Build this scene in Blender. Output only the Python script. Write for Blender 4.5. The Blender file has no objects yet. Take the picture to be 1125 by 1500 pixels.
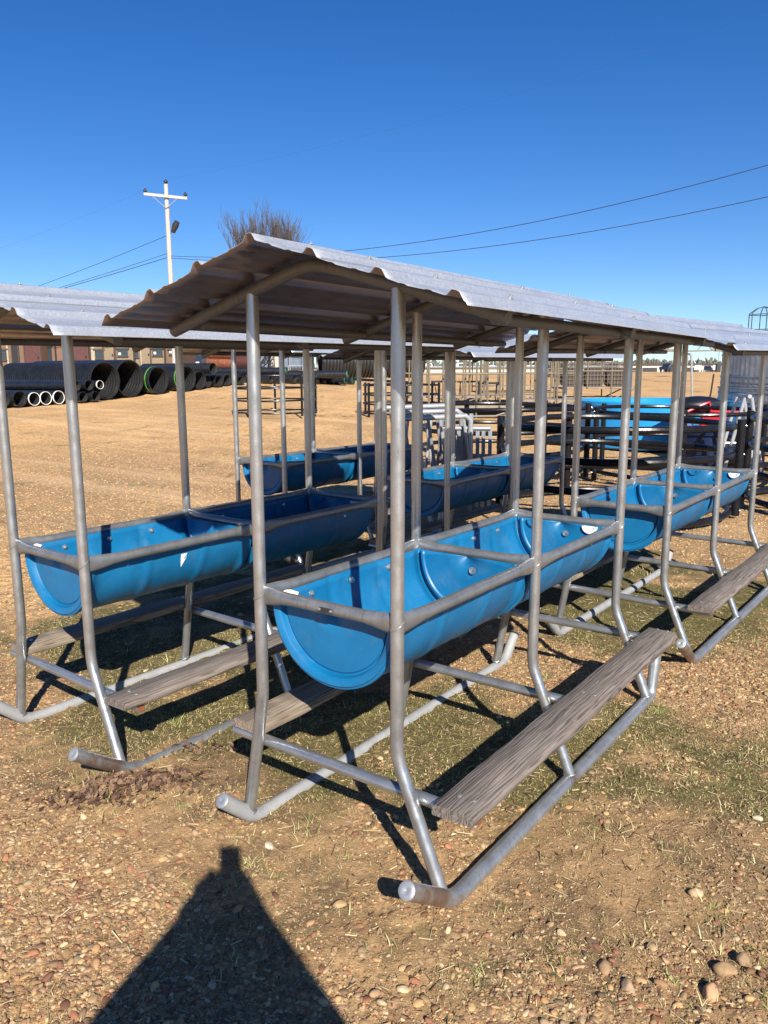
import bpy, bmesh, math, random
import numpy as np
from mathutils import Vector, Matrix, Euler
R = math.radians
random.seed(7); rng = np.random.default_rng(11)
SC = bpy.context.scene; COL = SC.collection
# ------------------------------------------------------------------ camera
FPX = 1152.07; PITCH = -10.08; ROLL = -0.2; YAW = 35.97
CAM = np.array([1.6086, -1.8783, 1.6233])
cd = bpy.data.cameras.new('camera'); cam = bpy.data.objects.new('camera', cd); COL.objects.link(cam)
cd.sensor_fit = 'VERTICAL'; cd.sensor_height = 36.0; cd.lens = 36.0 * FPX / 1500.0
cd.clip_start = 0.02; cd.clip_end = 5000
_a, _b, _r = R(YAW), R(PITCH), R(ROLL)
FW = np.array([-math.sin(_a) * math.cos(_b), math.cos(_a) * math.cos(_b), math.sin(_b)])
_rt = np.array([math.cos(_a), math.sin(_a), 0.0]); _up = np.cross(_rt, FW)
RT = _rt * math.cos(_r) + _up * math.sin(_r); UP = -_rt * math.sin(_r) + _up * math.cos(_r)
M = Matrix(((RT[0], UP[0], -FW[0], CAM[0]), (RT[1], UP[1], -FW[1], CAM[1]), (RT[2], UP[2], -FW[2], CAM[2]), (0, 0, 0, 1)))
cam.matrix_world = M
SC.camera = cam
SC.render.resolution_x = 768; SC.render.resolution_y = 1024
FH = np.array([-math.sin(_a), math.cos(_a)]); RH = np.array([math.cos(_a), math.sin(_a)])   # horizontal forward / right
# ------------------------------------------------------------------ sky, sun, exposure
SUN_EL, SUN_AZ = 33.0, -41.8          # azimuth from +X
w = bpy.data.worlds.new('World'); SC.world = w; w.use_nodes = True
wn = w.node_tree; bg = wn.nodes['Background']
sky = wn.nodes.new('ShaderNodeTexSky'); sky.sky_type = 'NISHITA'; sky.sun_disc = False
sky.sun_elevation = R(SUN_EL); sky.sun_rotation = R(90 - SUN_AZ)
sky.altitude = 200; sky.air_density = 1.0; sky.dust_density = 0.15; sky.ozone_density = 3.6
tcw = wn.nodes.new('ShaderNodeTexCoord'); va = wn.nodes.new('ShaderNodeVectorMath'); va.operation = 'MULTIPLY_ADD'
va.inputs[1].default_value = (1, 1, 1.12); va.inputs[2].default_value = (0, 0, .03)
wn.links.new(tcw.outputs['Generated'], va.inputs[0]); wn.links.new(va.outputs[0], sky.inputs['Vector'])
hs = wn.nodes.new('ShaderNodeHueSaturation'); hs.inputs['Saturation'].default_value = 1.32; hs.inputs['Hue'].default_value = .512
wn.links.new(sky.outputs[0], hs.inputs['Color']); wn.links.new(hs.outputs[0], bg.inputs[0])
bg.inputs[1].default_value = 0.074
sl = bpy.data.lights.new('sun', 'SUN'); so = bpy.data.objects.new('sun', sl); COL.objects.link(so)
sl.energy = 5.0; sl.angle = R(0.5); sl.color = (1.0, 0.935, 0.83)
sdir = Vector((math.cos(R(SUN_EL)) * math.cos(R(SUN_AZ)), math.cos(R(SUN_EL)) * math.sin(R(SUN_AZ)), math.sin(R(SUN_EL))))
so.rotation_euler = sdir.to_track_quat('Z', 'Y').to_euler(); so.location = (20, -20, 25)
SC.view_settings.view_transform = 'Standard'; SC.view_settings.look = 'None'
SC.view_settings.exposure = 0.92; SC.view_settings.gamma = 1.0
SC.render.engine = 'CYCLES'

# ------------------------------------------------------------------ helpers
def at(px, py, depth):
    return CAM + depth * ((px - 562.5) / FPX * RT + (750 - py) / FPX * UP + FW)
def smooth(e0, e1, x):
    t = np.clip((np.asarray(x, float) - e0) / (e1 - e0), 0, 1); return t * t * (3 - 2 * t)
def terrain(x, y):
    x = np.asarray(x, float); y = np.asarray(y, float)
    dx = x - CAM[0]; dy = y - CAM[1]
    D = dx * FH[0] + dy * FH[1]; V = dx * RH[0] + dy * RH[1]
    t = V / np.maximum(D, 4.0)
    zl = np.interp(D, [0, 12, 18, 23, 28, 33, 40, 46, 52, 62, 80, 140], [0, .03, .2, .38, .5, .66, 1.12, 1.55, 1.92, 2.15, 2.3, 2.35])
    zr = np.interp(D, [0, 12, 18, 25, 36, 50, 70, 90, 120], [0, 0, .06, .22, .45, .75, 1.12, 1.4, 1.5])
    k = smooth(.16, -.22, t)
    z = zr * (1 - k) + zl * k
    return z - .045 * smooth(1.6, 3.2, y) - .014 * np.exp(-(((x + 1.5) / .85) ** 4 + ((y - .9) / 1.6) ** 4))
def vnoise(x, y, f, seed=0):
    x = np.asarray(x) * f; y = np.asarray(y) * f
    xi = np.floor(x).astype(np.int64); yi = np.floor(y).astype(np.int64)
    fx = x - xi; fy = y - yi; fx = fx * fx * (3 - 2 * fx); fy = fy * fy * (3 - 2 * fy)
    def h(a, b):
        n = (a * 374761393 + b * 668265263 + seed * 982451653) & 0xffffffff
        n = ((n ^ (n >> 13)) * 1274126177) & 0xffffffff
        return ((n ^ (n >> 16)) & 0xffff) / 65535.0
    return (h(xi, yi) * (1 - fx) + h(xi + 1, yi) * fx) * (1 - fy) + (h(xi, yi + 1) * (1 - fx) + h(xi + 1, yi + 1) * fx) * fy
def fbm(x, y, f, o=4, seed=0):
    s = 0; a = 1; t = 0
    for i in range(o):
        s = s + a * vnoise(x, y, f * 2 ** i, seed + i); t += a; a *= .5
    return s / t
def ground_z(x, y):
    x = np.asarray(x, float); y = np.asarray(y, float)
    n = (fbm(x, y, 1.1, 3, 5) - .5) * .035 + (fbm(x, y, 6, 4, 9) - .5) * .018
    D = (x - CAM[0]) * FH[0] + (y - CAM[1]) * FH[1]
    far = (fbm(x, y, .12, 3, 3) - .5) * .35 * smooth(14, 40, D)
    V = (x - CAM[0]) * RH[0] + (y - CAM[1]) * RH[1]; nr = smooth(10, 5, D) * smooth(4.5, 3, np.abs(V))
    n = n + nr * ((vnoise(x, y, 9, 76) - .5) * .010 + (vnoise(x, y, 19, 77) - .5) * .012 + (vnoise(x, y, 38, 78) - .5) * .009)
    return terrain(x, y) + n - .027 + far * .5
def gp(px, D, py=546):
    """ground point under photo column px at horizontal distance D ahead"""
    p = at(px, py, 1.0) - CAM
    s = D / (p[0] * FH[0] + p[1] * FH[1])
    q = CAM + p * s
    return Vector((q[0], q[1], float(terrain(q[0], q[1]))))
def rf(lat, fwd, D0=0):   # direction in (right, forward) -> world xy
    return Vector((RH[0] * lat + FH[0] * fwd, RH[1] * lat + FH[1] * fwd, 0))

class MB:
    def __init__(s): s.v = []; s.f = []
    def add(s, vs, fs):
        o = len(s.v); s.v += [tuple(v) for v in vs]; s.f += [tuple(i + o for i in f) for f in fs]; return s
    def box(s, c, sz, rot=None, z0=False):
        c = Vector(c); hx, hy, hz = sz[0] / 2, sz[1] / 2, sz[2] / 2
        vs = [Vector((x * hx, y * hy, z * hz)) for x in (-1, 1) for y in (-1, 1) for z in (-1, 1)]
        if rot is not None:
            m = Euler(rot).to_matrix(); vs = [m @ v for v in vs]
        vs = [v + c for v in vs]
        return s.add(vs, [(0, 1, 3, 2), (4, 6, 7, 5), (0, 4, 5, 1), (2, 3, 7, 6), (0, 2, 6, 4), (1, 5, 7, 3)])
    def tube(s, pts, r, n=14, caps=True, closed=False, up=(0, 0, 1), round_cap=False):
        """r: number, or list per point of number / (side, vertical)"""
        P = [Vector(p) for p in pts]; m = len(P)
        rr = r if isinstance(r, (list, tuple)) else [r] * m
        up = Vector(up); rings = []; prev = None
        for i in range(m):
            if closed: t = (P[(i + 1) % m] - P[i - 1])
            elif i == 0: t = P[1] - P[0]
            elif i == m - 1: t = P[-1] - P[-2]
            else: t = (P[i + 1] - P[i]).normalized() + (P[i] - P[i - 1]).normalized()
            t.normalize()
            if prev is None:
                u = up if abs(t.dot(up)) < .95 else Vector((1, 0, 0))
                a = t.cross(u).normalized()
            else:
                a = prev - t * prev.dot(t)
                a.normalize()
            prev = a; b = a.cross(t)
            q = rr[i]; ra, rb = q if isinstance(q, (tuple, list)) else (q, q)
            rings.append([P[i] + a * (ra * math.cos(2 * math.pi * k / n)) + b * (rb * math.sin(2 * math.pi * k / n)) for k in range(n)])
        o = len(s.v)
        for g in rings: s.v += [tuple(x) for x in g]
        for i in range(m if closed else m - 1):
            j = (i + 1) % m
            for k in range(n):
                k2 = (k + 1) % n
                s.f.append((o + i * n + k, o + i * n + k2, o + j * n + k2, o + j * n + k))
        if caps and not closed:
            s.f.append(tuple(o + k for k in range(n))[::-1]); s.f.append(tuple(o + (m - 1) * n + k for k in range(n)))
        return s
    def lathe(s, prof, origin, axis, n=32, a0=0, a1=2 * math.pi):
        """prof: list of (t along axis, radius)"""
        ax = Vector(axis).normalized(); o0 = Vector(origin)
        u = Vector((0, 0, 1)) if abs(ax.z) < .9 else Vector((1, 0, 0))
        A = ax.cross(u).normalized(); B = A.cross(ax)
        full = abs(a1 - a0 - 2 * math.pi) < 1e-6; nn = n if full else n + 1
        o = len(s.v)
        for t, r in prof:
            for k in range(nn):
                th = a0 + (a1 - a0) * k / n
                s.v.append(tuple(o0 + ax * t + A * (r * math.cos(th)) + B * (r * math.sin(th))))
        for i in range(len(prof) - 1):
            for k in range(n):
                k2 = (k + 1) % nn
                s.f.append((o + i * nn + k, o + i * nn + k2, o + (i + 1) * nn + k2, o + (i + 1) * nn + k))
        return s
    def cyl(s, p0, p1, r, n=16):
        return s.tube([p0, p1], r, n)
    def mesh(s, name, mat=None, sm=35):
        me = bpy.data.meshes.new(name); me.from_pydata(s.v, [], s.f); me.validate()
        bm = bmesh.new(); bm.from_mesh(me); bmesh.ops.recalc_face_normals(bm, faces=bm.faces); bm.to_mesh(me); bm.free()
        if sm:
            me.shade_smooth(); me.set_sharp_from_angle(angle=R(sm))
        if mat: me.materials.append(mat)
        return me
    def build(s, name, mat, parent=None, sm=35, label=None):
        o = bpy.data.objects.new(name, s.mesh(name, mat, sm)); COL.objects.link(o)
        if parent is not None: o.parent = parent
        if label: o['label'] = label
        return o
def tag(o, label=None, cat=None, group=None, kind=None):
    for k, v in (('label', label), ('category', cat), ('group', group), ('kind', kind)):
        if v: o[k] = v
    return o
def thing(name, label, cat, loc=(0, 0, 0), rot=(0, 0, 0), group=None):
    o = bpy.data.objects.new(name, None); COL.objects.link(o); o.empty_display_size = .2
    o.location = loc; o.rotation_euler = rot if isinstance(rot, (tuple, list, Euler)) else (0, 0, rot)
    return tag(o, label, cat, group)
def copy_tree(o, parent=None):
    c = o.copy(); COL.objects.link(c); c.parent = parent
    for ch in list(o.children): copy_tree(ch, c)
    return c
def bend(a, c, b, r, n=7):
    """polyline a-c-b with the corner at c rounded"""
    a, c, b = Vector(a), Vector(c), Vector(b)
    d0 = (a - c).normalized(); d1 = (b - c).normalized()
    p0 = c + d0 * r; p1 = c + d1 * r
    out = []
    for i in range(n + 1):
        t = i / n; out.append(p0 * (1 - t) ** 2 + c * 2 * t * (1 - t) + p1 * t * t)
    return out

# ------------------------------------------------------------------ materials
class NT:
    def __init__(s, name):
        s.m = bpy.data.materials.new(name); s.m.use_nodes = True; s.t = s.m.node_tree; s.n = s.t.nodes; s.l = s.t.links
        s.b = s.n['Principled BSDF']; s.tc = s.n.new('ShaderNodeTexCoord')
    def set(s, **k):
        for a, v in k.items():
            s.b.inputs[a.replace('_', ' ')].default_value = v if not (isinstance(v, tuple) and len(v) == 3) else (*v, 1)
        return s
    def noise(s, scale, detail=5, rough=.6, vec=None, dist=0, coord='Object', dim='3D'):
        n = s.n.new('ShaderNodeTexNoise'); n.inputs['Scale'].default_value = scale; n.inputs['Detail'].default_value = detail
        n.inputs['Roughness'].default_value = rough; n.inputs['Distortion'].default_value = dist
        s.l.new(vec if vec is not None else s.tc.outputs[coord], n.inputs['Vector']); return n.outputs['Fac']
    def vor(s, scale, out='Color', feat='F1', vec=None, rand=1):
        n = s.n.new('ShaderNodeTexVoronoi'); n.feature = feat; n.inputs['Scale'].default_value = scale; n.inputs['Randomness'].default_value = rand
        s.l.new(vec if vec is not None else s.tc.outputs['Object'], n.inputs['Vector']); return n.outputs[out]
    def map(s, sc, coord='Object', rot=(0, 0, 0)):
        n = s.n.new('ShaderNodeMapping'); n.inputs['Scale'].default_value = sc; n.inputs['Rotation'].default_value = rot
        s.l.new(s.tc.outputs[coord], n.inputs['Vector']); return n.outputs[0]
    def ramp(s, fac, stops, interp='LINEAR'):
        n = s.n.new('ShaderNodeValToRGB'); cr = n.color_ramp; cr.interpolation = interp
        while len(cr.elements) < len(stops): cr.elements.new(.5)
        for e, (p, c) in zip(cr.elements, stops):
            e.position = p; e.color = (c, c, c, 1) if isinstance(c, (int, float)) else (*c, 1)
        s.l.new(fac, n.inputs[0]); return n.outputs[0]
    def mix(s, fac, a, b, mode='MIX'):
        n = s.n.new('ShaderNodeMix'); n.data_type = 'RGBA'; n.blend_type = mode; n.clamp_factor = True
        for v, i in ((fac, n.inputs[0]), (a, n.inputs[6]), (b, n.inputs[7])):
            if isinstance(v, (int, float)): i.default_value = v
            elif isinstance(v, tuple): i.default_value = (*v, 1)
            else: s.l.new(v, i)
        return n.outputs[2]
    def math(s, op, a, b=None):
        n = s.n.new('ShaderNodeMath'); n.operation = op
        for v, i in ((a, 0), (b, 1)):
            if v is None: continue
            if isinstance(v, (int, float)): n.inputs[i].default_value = v
            else: s.l.new(v, n.inputs[i])
        return n.outputs[0]
    def attr(s, name, out='Fac'):
        n = s.n.new('ShaderNodeAttribute'); n.attribute_name = name; return n.outputs[out]
    def bump(s, h, st=.3, d=.01, prev=None):
        n = s.n.new('ShaderNodeBump'); n.inputs['Strength'].default_value = st; n.inputs['Distance'].default_value = d
        s.l.new(h, n.inputs['Height'])
        if prev is not None: s.l.new(prev, n.inputs['Normal'])
        return n.outputs[0]
    def to(s, out, inp): s.l.new(out, s.b.inputs[inp]); return s

def mat_flat(name, col, rough=.6, metal=0, var=.25, scale=8, bump=.0):
    t = NT(name); f = t.noise(scale, 5, .65)
    c0 = tuple(max(0, c * (1 - var)) for c in col); c1 = tuple(min(1, c * (1 + var)) for c in col)
    t.to(t.ramp(f, [(.3, c0), (.7, c1)]), 'Base Color'); t.set(Roughness=rough, Metallic=metal)
    f2 = t.noise(scale * 6, 3, .6); t.to(t.ramp(f2, [(.3, max(0, rough - .1)), (.7, min(1, rough + .1))]), 'Roughness')
    if bump: t.to(t.bump(f2, bump, .003), 'Normal')
    return t.m
def mat_galv(name, base=.50, metal=.75, rough=.42, dirt=.35, dirtcol=(.20, .155, .105), rust=0.0):
    t = NT(name)
    a = t.noise(9, 5, .6); sp = t.noise(120, 4, .7); st = t.noise(1.0, 4, .6, t.map((70, 70, 4)))
    c = t.ramp(a, [(.25, (base * .80, base * .84, base * .88)), (.55, (base, base * 1.035, base * 1.07)), (.8, (base * 1.15, base * 1.18, base * 1.22))])
    c = t.mix(t.ramp(sp, [(.45, 0.0), (.72, .3)]), c, (base * .7, base * .7, base * .72))
    c = t.mix(t.ramp(st, [(.52, 0.0), (.8, dirt)]), c, dirtcol)
    bl = t.noise(5, 5, .7); c = t.mix(t.ramp(bl, [(.58, 0.0), (.72, dirt * .6)]), c, dirtcol)
    wl = t.vor(26, 'Distance'); c = t.mix(t.ramp(wl, [(.02, .6), (.045, 0.0)]), c, (.70, .70, .69))
    if rust:
        rn = t.noise(3.2, 6, .7, t.map((1, 1, 1))); c = t.mix(t.ramp(rn, [(.56, 0.0), (.66, rust)]), c, (.23, .115, .06))
    t.to(c, 'Base Color'); t.set(Metallic=metal)
    t.to(t.ramp(t.noise(18, 5, .65), [(.3, rough - .06), (.7, rough + .12)]), 'Roughness')
    t.to(t.bump(t.noise(110, 3, .6), .07, .002), 'Normal')
    return t.m
MT = {}
MT['galv'] = mat_galv('galvanised_pipe', .45, .82, .31, .18)
MT['galv_rim'] = mat_galv('flattened_rim_pipe', .29, .7, .38, .55, (.15, .12, .09))
MT['galv_skid'] = mat_galv('weathered_skid_pipe', .42, .75, .36, .7, (.24, .16, .10), .75)
MT['galv_dirty'] = mat_galv('mud_stained_pipe', .30, .2, .7, .95, (.30, .22, .12))
MT['cap'] = mat_galv('skid_end_cap', .40, .6, .45, .4)
MT['screw'] = mat_flat('zinc_screw', (.55, .55, .54), .3, .85, .1)
MT['rafter'] = mat_galv('dark_brown_pipe', .15, .35, .5, .85, (.12, .08, .05))  # rafters and purlins: a darker, browner pipe colour than the posts
def mat_roof():
    t = NT('galvalume_sheet')
    sp = t.vor(170, 'Color'); hsv = t.n.new('ShaderNodeSeparateColor'); t.l.new(sp, hsv.inputs[0]); g = hsv.outputs[0]
    c = t.ramp(g, [(0, (.46, .49, .53)), (.5, (.54, .57, .61)), (1, (.61, .64, .68))])
    a = t.noise(1.0, 5, .6, t.map((9, 1.2, 9)))
    c = t.mix(t.ramp(a, [(.45, 0.0), (.75, .45)]), c, (.46, .47, .48))
    t.to(c, 'Base Color'); t.set(Metallic=.6)
    t.to(t.ramp(t.noise(6, 5, .7), [(.3, .30), (.7, .46)]), 'Roughness')
    t.to(t.bump(t.noise(1.0, 3, .5, t.map((6, 2.2, 6))), .25, .012, t.bump(g, .05, .002)), 'Normal')
    return t.m
MT['roof'] = mat_roof()
MT['roof_under'] = mat_flat('shaded_sheet_underside', (.36, .305, .315), .36, .85, .12, 2)  # shade under the roof painted in as a darker colour than the top face
def mat_blue(name='blue_barrel_plastic', col=(.002, .122, .285)):
    t = NT(name)
    a = t.noise(4, 6, .65); c = t.ramp(a, [(.3, tuple(x * .86 for x in col)), (.7, tuple(min(1, x * 1.12 + .004) for x in col))])
    scr = t.noise(1.0, 6, .75, t.map((30, 6, 60)))
    c = t.mix(t.ramp(scr, [(.6, 0.0), (.78, .35)]), c, (.08, .27, .47))
    dust = t.noise(7, 7, .8); c = t.mix(t.ramp(dust, [(.52, 0.0), (.85, .3)]), c, (.20, .24, .26))
    t.to(c, 'Base Color'); t.set(Specular_IOR_Level=.45)
    t.to(t.ramp(t.noise(12, 4, .6), [(.3, .34), (.7, .52)]), 'Roughness')
    t.to(t.bump(t.noise(5, 3, .5), .06, .01), 'Normal')
    return t.m
MT['blue'] = mat_blue()
MT['tankblue'] = mat_flat('sky_blue_poly', (.012, .25, .58), .4, 0, .1, 2)
MT['navy'] = mat_flat('navy_poly', (.004, .014, .05), .4, 0, .2, 3)
def mat_wood(name, c0, c1, c2):
    t = NT(name)
    v = t.map((1, .06, 1))
    ds = t.noise(3.0, 4, .6, t.map((1, .35, 1)))
    w_ = t.n.new('ShaderNodeTexWave'); w_.wave_type = 'BANDS'; w_.bands_direction = 'X'; w_.inputs['Scale'].default_value = 27
    w_.inputs['Distortion'].default_value = 13; w_.inputs['Detail'].default_value = 3; w_.inputs['Detail Scale'].default_value = 1.2
    t.l.new(v, w_.inputs['Vector'])
    f = t.noise(70, 5, .7, v)
    c = t.ramp(f, [(.25, c0), (.5, c1), (.78, c2)])
    c = t.mix(t.ramp(w_.outputs['Fac'], [(.0, .8), (.3, 0.0)]), c, tuple(x * .5 for x in c0))
    c = t.mix(t.ramp(ds, [(.5, 0.0), (.8, .5)]), c, (.30, .25, .19))
    t.to(c, 'Base Color'); t.set(Roughness=.85)
    h = t.math('ADD', t.math('MULTIPLY', w_.outputs['Fac'], .6), f)
    t.to(t.bump(h, .45, .003), 'Normal')
    return t.m
MT['wood'] = mat_wood('weathered_grey_plank', (.075, .060, .050), (.165, .137, .120), (.27, .232, .21))
MT['wood_tan'] = mat_wood('weathered_tan_plank', (.125, .092, .066), (.235, .185, .138), (.35, .285, .22))
MT['blackpoly'] = mat_flat('black_poly_pipe', (.009, .0095, .012), .30, 0, .3, 6, .1)
MT['blackpoly'].node_tree.nodes['Principled BSDF'].inputs['Specular IOR Level'].default_value = .22
MT['culvert'] = mat_flat('black_culvert_poly', (.013, .014, .017), .27, 0, .35, 3, .1)
MT['culvert_in'] = mat_flat('grey_culvert_liner', (.026, .026, .025), .42, 0, .35, 2)
MT['white'] = mat_flat('white_poly', (.78, .77, .73), .5, 0, .08)
MT['green'] = mat_flat('green_band', (.07, .26, .04), .5)
MT['dkgreen'] = mat_flat('dark_green_rim', (.01, .10, .06), .5)
MT['teal'] = mat_flat('teal_flagging_tape', (.02, .42, .33), .45, 0, .15, 60)
MT['rust'] = mat_flat('rusty_steel', (.17, .055, .025), .85, .1, .5, 4, .3)
MT['rustend'] = mat_flat('rust_open_end', (.16, .05, .02), .9, 0, .4, 40)
MT['khaki'] = mat_flat('khaki_painted_tube', (.15, .125, .085), .55, .1, .2, 5)
MT['deck'] = mat_flat('dusty_deck', (.22, .18, .14), .85, 0, .25, 3)
MT['darksteel'] = mat_flat('dark_painted_steel', (.03, .03, .033), .5, .2, .3, 5)
MT['greysteel'] = mat_flat('grey_painted_steel', (.22, .24, .27), .5, .3, .2, 5)
MT['whitepipe'] = mat_flat('pale_galvanised_pipe', (.42, .43, .44), .4, .5, .12, 9)
MT['red'] = mat_flat('bright_red_paint', (.55, .01, .02), .35, 0, .15, 6)
MT['tarp'] = mat_flat('blue_black_vinyl', (.006, .008, .014), .45, 0, .4, 6, .4)
MT['shed_red'] = mat_flat('brown_red_siding', (.15, .085, .055), .8, 0, .1, 1.5)
MT['shed_tan'] = mat_flat('tan_siding', (.185, .145, .092), .8, 0, .1, 1.5)
MT['shed_brown'] = mat_flat('brown_siding', (.13, .08, .055), .8, 0, .1, 1.5)
MT['maroon'] = mat_flat('maroon_door', (.07, .022, .022), .7)
MT['trimc'] = mat_flat('cream_trim', (.32, .28, .20), .7)
MT['glass'] = mat_flat('dark_window_glass', (.03, .04, .05), .08, 0, .2)
MT['roofing'] = mat_flat('dark_shingle', (.06, .05, .045), .9, 0, .3, 20)
MT['black'] = mat_flat('black_rubber', (.012, .012, .013), .75)
MT['signorange'] = mat_flat('orange_sign', (.85, .16, .03), .6, 0, .05)
MT['pole'] = mat_wood('bleached_pole_wood', (.36, .29, .23), (.50, .45, .39), (.60, .56, .51))
MT['wire'] = mat_flat('black_cable', (.02, .02, .025), .6)
MT['bark'] = mat_flat('grey_brown_twig', (.085, .072, .066), .9, 0, .3, 3)
MT['cream'] = mat_flat('cream_metal_wall', (.48, .45, .39), .7, 0, .06, 1)
MT['yellow'] = mat_flat('yellow_green_paint', (.55, .65, .03), .4, 0, .1)
MT['navycar'] = mat_flat('dark_blue_car_paint', (.015, .025, .05), .25, .2, .1)
MT['whitecar'] = mat_flat('white_car_paint', (.75, .75, .75), .3, 0, .05)
MT['greenmetal'] = mat_flat('dark_green_tube', (.03, .06, .06), .5)
MT['skin'] = mat_flat('skin_tone', (.45, .25, .17), .5)
MT['jacket'] = mat_flat('dark_jacket_cloth', (.03, .04, .06), .9)
MT['jeans'] = mat_flat('blue_jeans_cloth', (.05, .08, .15), .9)
MT['hair'] = mat_flat('brown_hair', (.05, .03, .02), .7)
def mat_tank():
    t = NT('corrugated_galvanised_tank')
    a = t.noise(5, 5, .7); c = t.ramp(a, [(.3, (.28, .29, .30)), (.7, (.44, .45, .46))])
    t.to(c, 'Base Color'); t.set(Metallic=.85)
    t.to(t.ramp(t.noise(9, 4, .6), [(.3, .25), (.7, .42)]), 'Roughness'); return t.m
MT['tank'] = mat_tank()

# ------------------------------------------------------------------ ground
def mossmask(x, y):
    n = fbm(x, y, 1.3, 4, 21); n2 = fbm(x, y, 4.5, 3, 31)
    def blob(cx, cy, sx, sy):
        return np.exp(-(((x - cx) / sx) ** 4 + ((y - cy) / sy) ** 4))
    m = np.maximum.reduce([blob(.0, 1.2, .8, 1.0), blob(-1.55, 1.2, .7, 1.2), blob(.1, 3.9, .9, 1.5) * .9, blob(-1.6, 4.1, 1.2, 1.6) * .9,
                           blob(-.95, 1.6, .6, 1.3) * .35, blob(1.5, 2.4, .9, 2.3) * .6, blob(-2.6, 1.6, .8, 1.3) * .7])
    return np.clip(m * 1.1 + (n - .5) * 1.7 + (n2 - .5) * 1.2 - .12, 0, 1)
def gravelmask(x, y):
    n = fbm(x, y, .9, 4, 41); n2 = fbm(x, y, 3.5, 3, 51)
    D = (x - CAM[0]) * FH[0] + (y - CAM[1]) * FH[1]; V = (x - CAM[0]) * RH[0] + (y - CAM[1]) * RH[1]
    def blob(cx, cy, sx, sy): return np.exp(-(((x - cx) / sx) ** 2 + ((y - cy) / sy) ** 2))
    m = .36 + .65 * blob(-.6, -.75, .85, .42) + .35 * blob(.45, -.7, .45, .25) + .25 * blob(1.0, -.2, .5, .5) + .8 * blob(.55, 2.55, .4, .28) + .5 * blob(.2, 2.2, .5, .3)
    m += .55 * smooth(6.5, 9.0, D) * smooth(18, 12.5, D) + .4 * smooth(.9, 1.6, x) * smooth(2.3, 3.4, y)
    m -= .45 * blob(-1.1, .05, .4, .35) + .25 * blob(.75, .2, .35, .5)
    return np.clip(m + (n - .5) * .8 + (n2 - .5) * .5, 0, 1)
def axis(lo, hi, a, b, fine, g=1.09):
    L = list(np.arange(a, b, fine)); s = fine; x = L[-1]
    while x < hi: s *= g; x += s; L.append(x)
    s = fine; x = L[0]; Lo = []
    while x > lo: s *= g; x -= s; Lo.append(x)
    return np.array(Lo[::-1] + L)
U = axis(-60, 2500, .9, 8.5, .024, 1.05); W = axis(-1600, 1600, -3.2, 3.2, .024, 1.07)
UU, WW = np.meshgrid(U, W, indexing='ij')
GX = CAM[0] + UU * FH[0] + WW * RH[0]; GY = CAM[1] + UU * FH[1] + WW * RH[1]
GZ = ground_z(GX, GY)
# soil clods and small hollows near the camera
# soil heaped a little against the skids
nu, nw = GX.shape
me = bpy.data.meshes.new('ground'); co = np.stack([GX, GY, GZ], -1).reshape(-1, 3)
me.vertices.add(nu * nw); me.vertices.foreach_set('co', co.ravel().astype(np.float32))
ii, jj = np.meshgrid(np.arange(nu - 1), np.arange(nw - 1), indexing='ij')
q = np.stack([ii * nw + jj, (ii + 1) * nw + jj, (ii + 1) * nw + jj + 1, ii * nw + jj + 1], -1).reshape(-1)
nf = len(q) // 4; me.loops.add(nf * 4); me.loops.foreach_set('vertex_index', q.astype(np.int32))
me.polygons.add(nf); me.polygons.foreach_set('loop_start', (np.arange(nf) * 4).astype(np.int32)); me.update(calc_edges=True)
me.validate(); me.shade_smooth()
def lotmask(x, y):
    n = fbm(x, y, .8, 4, 71)
    inner = np.exp(-(((x + .6) / 2.6) ** 4 + ((y - 2.3) / 4.2) ** 4)); inner = np.maximum(inner, np.exp(-(((x - 2.2) / 1.8) ** 4 + ((y - 2.0) / 4.5) ** 4)))
    return np.clip(1 - inner * 1.25 + (n - .5) * .9, 0, 1)
for nm, fn in (('moss', mossmask), ('gravel', gravelmask), ('lot', lotmask)):
    at_ = me.attributes.new(nm, 'FLOAT', 'POINT'); at_.data.foreach_set('value', fn(GX, GY).ravel().astype(np.float32))
t = NT('dry_dirt_ground')
big = t.noise(.35, 6, .6, dist=.5); mid = t.noise(2.3, 6, .65); fine = t.noise(26, 6, .75); grit = t.noise(150, 4, .8)
dirt = t.ramp(big, [(.3, (.32, .195, .095)), (.55, (.40, .25, .122)), (.75, (.47, .295, .15))])
lotc = t.ramp(big, [(.3, (.64, .37, .15)), (.55, (.76, .445, .185)), (.75, (.84, .52, .24))]); dirt = t.mix(t.attr('lot'), dirt, lotc)
dirt = t.mix(t.ramp(mid, [(.35, .0), (.7, .4)]), dirt, (.40, .255, .125))
dirt = t.mix(t.ramp(fine, [(.36, .6), (.52, 0.0)]), dirt, (.20, .13, .065))
midf = t.noise(9, 6, .75); dirt = t.mix(t.ramp(midf, [(.4, .45), (.55, 0.0)]), dirt, (.26, .17, .085))
dirt = t.mix(t.ramp(grit, [(.55, 0.0), (.75, .5)]), dirt, (.62, .50, .33))
vc = t.vor(34, 'Color'); vd = t.vor(34, 'Distance'); sep = t.n.new('ShaderNodeSeparateColor'); t.l.new(vc, sep.inputs[0])
stone = t.ramp(sep.outputs[0], [(0, (.30, .17, .08)), (.25, (.44, .26, .12)), (.5, (.52, .34, .17)), (.75, (.58, .42, .24)), (1, (.36, .21, .13))])
stone = t.mix(t.ramp(vd, [(.25, 0.0), (.55, .85)]), stone, (.25, .16, .085))
vc2 = t.vor(9, 'Color'); sep2 = t.n.new('ShaderNodeSeparateColor'); t.l.new(vc2, sep2.inputs[0])
gm = t.attr('gravel')
gmask = t.ramp(t.math('ADD', gm, t.math('MULTIPLY', t.math('SUBTRACT', sep.outputs[1], .5), .9)), [(.45, 0.0), (.6, 1.0)])
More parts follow.
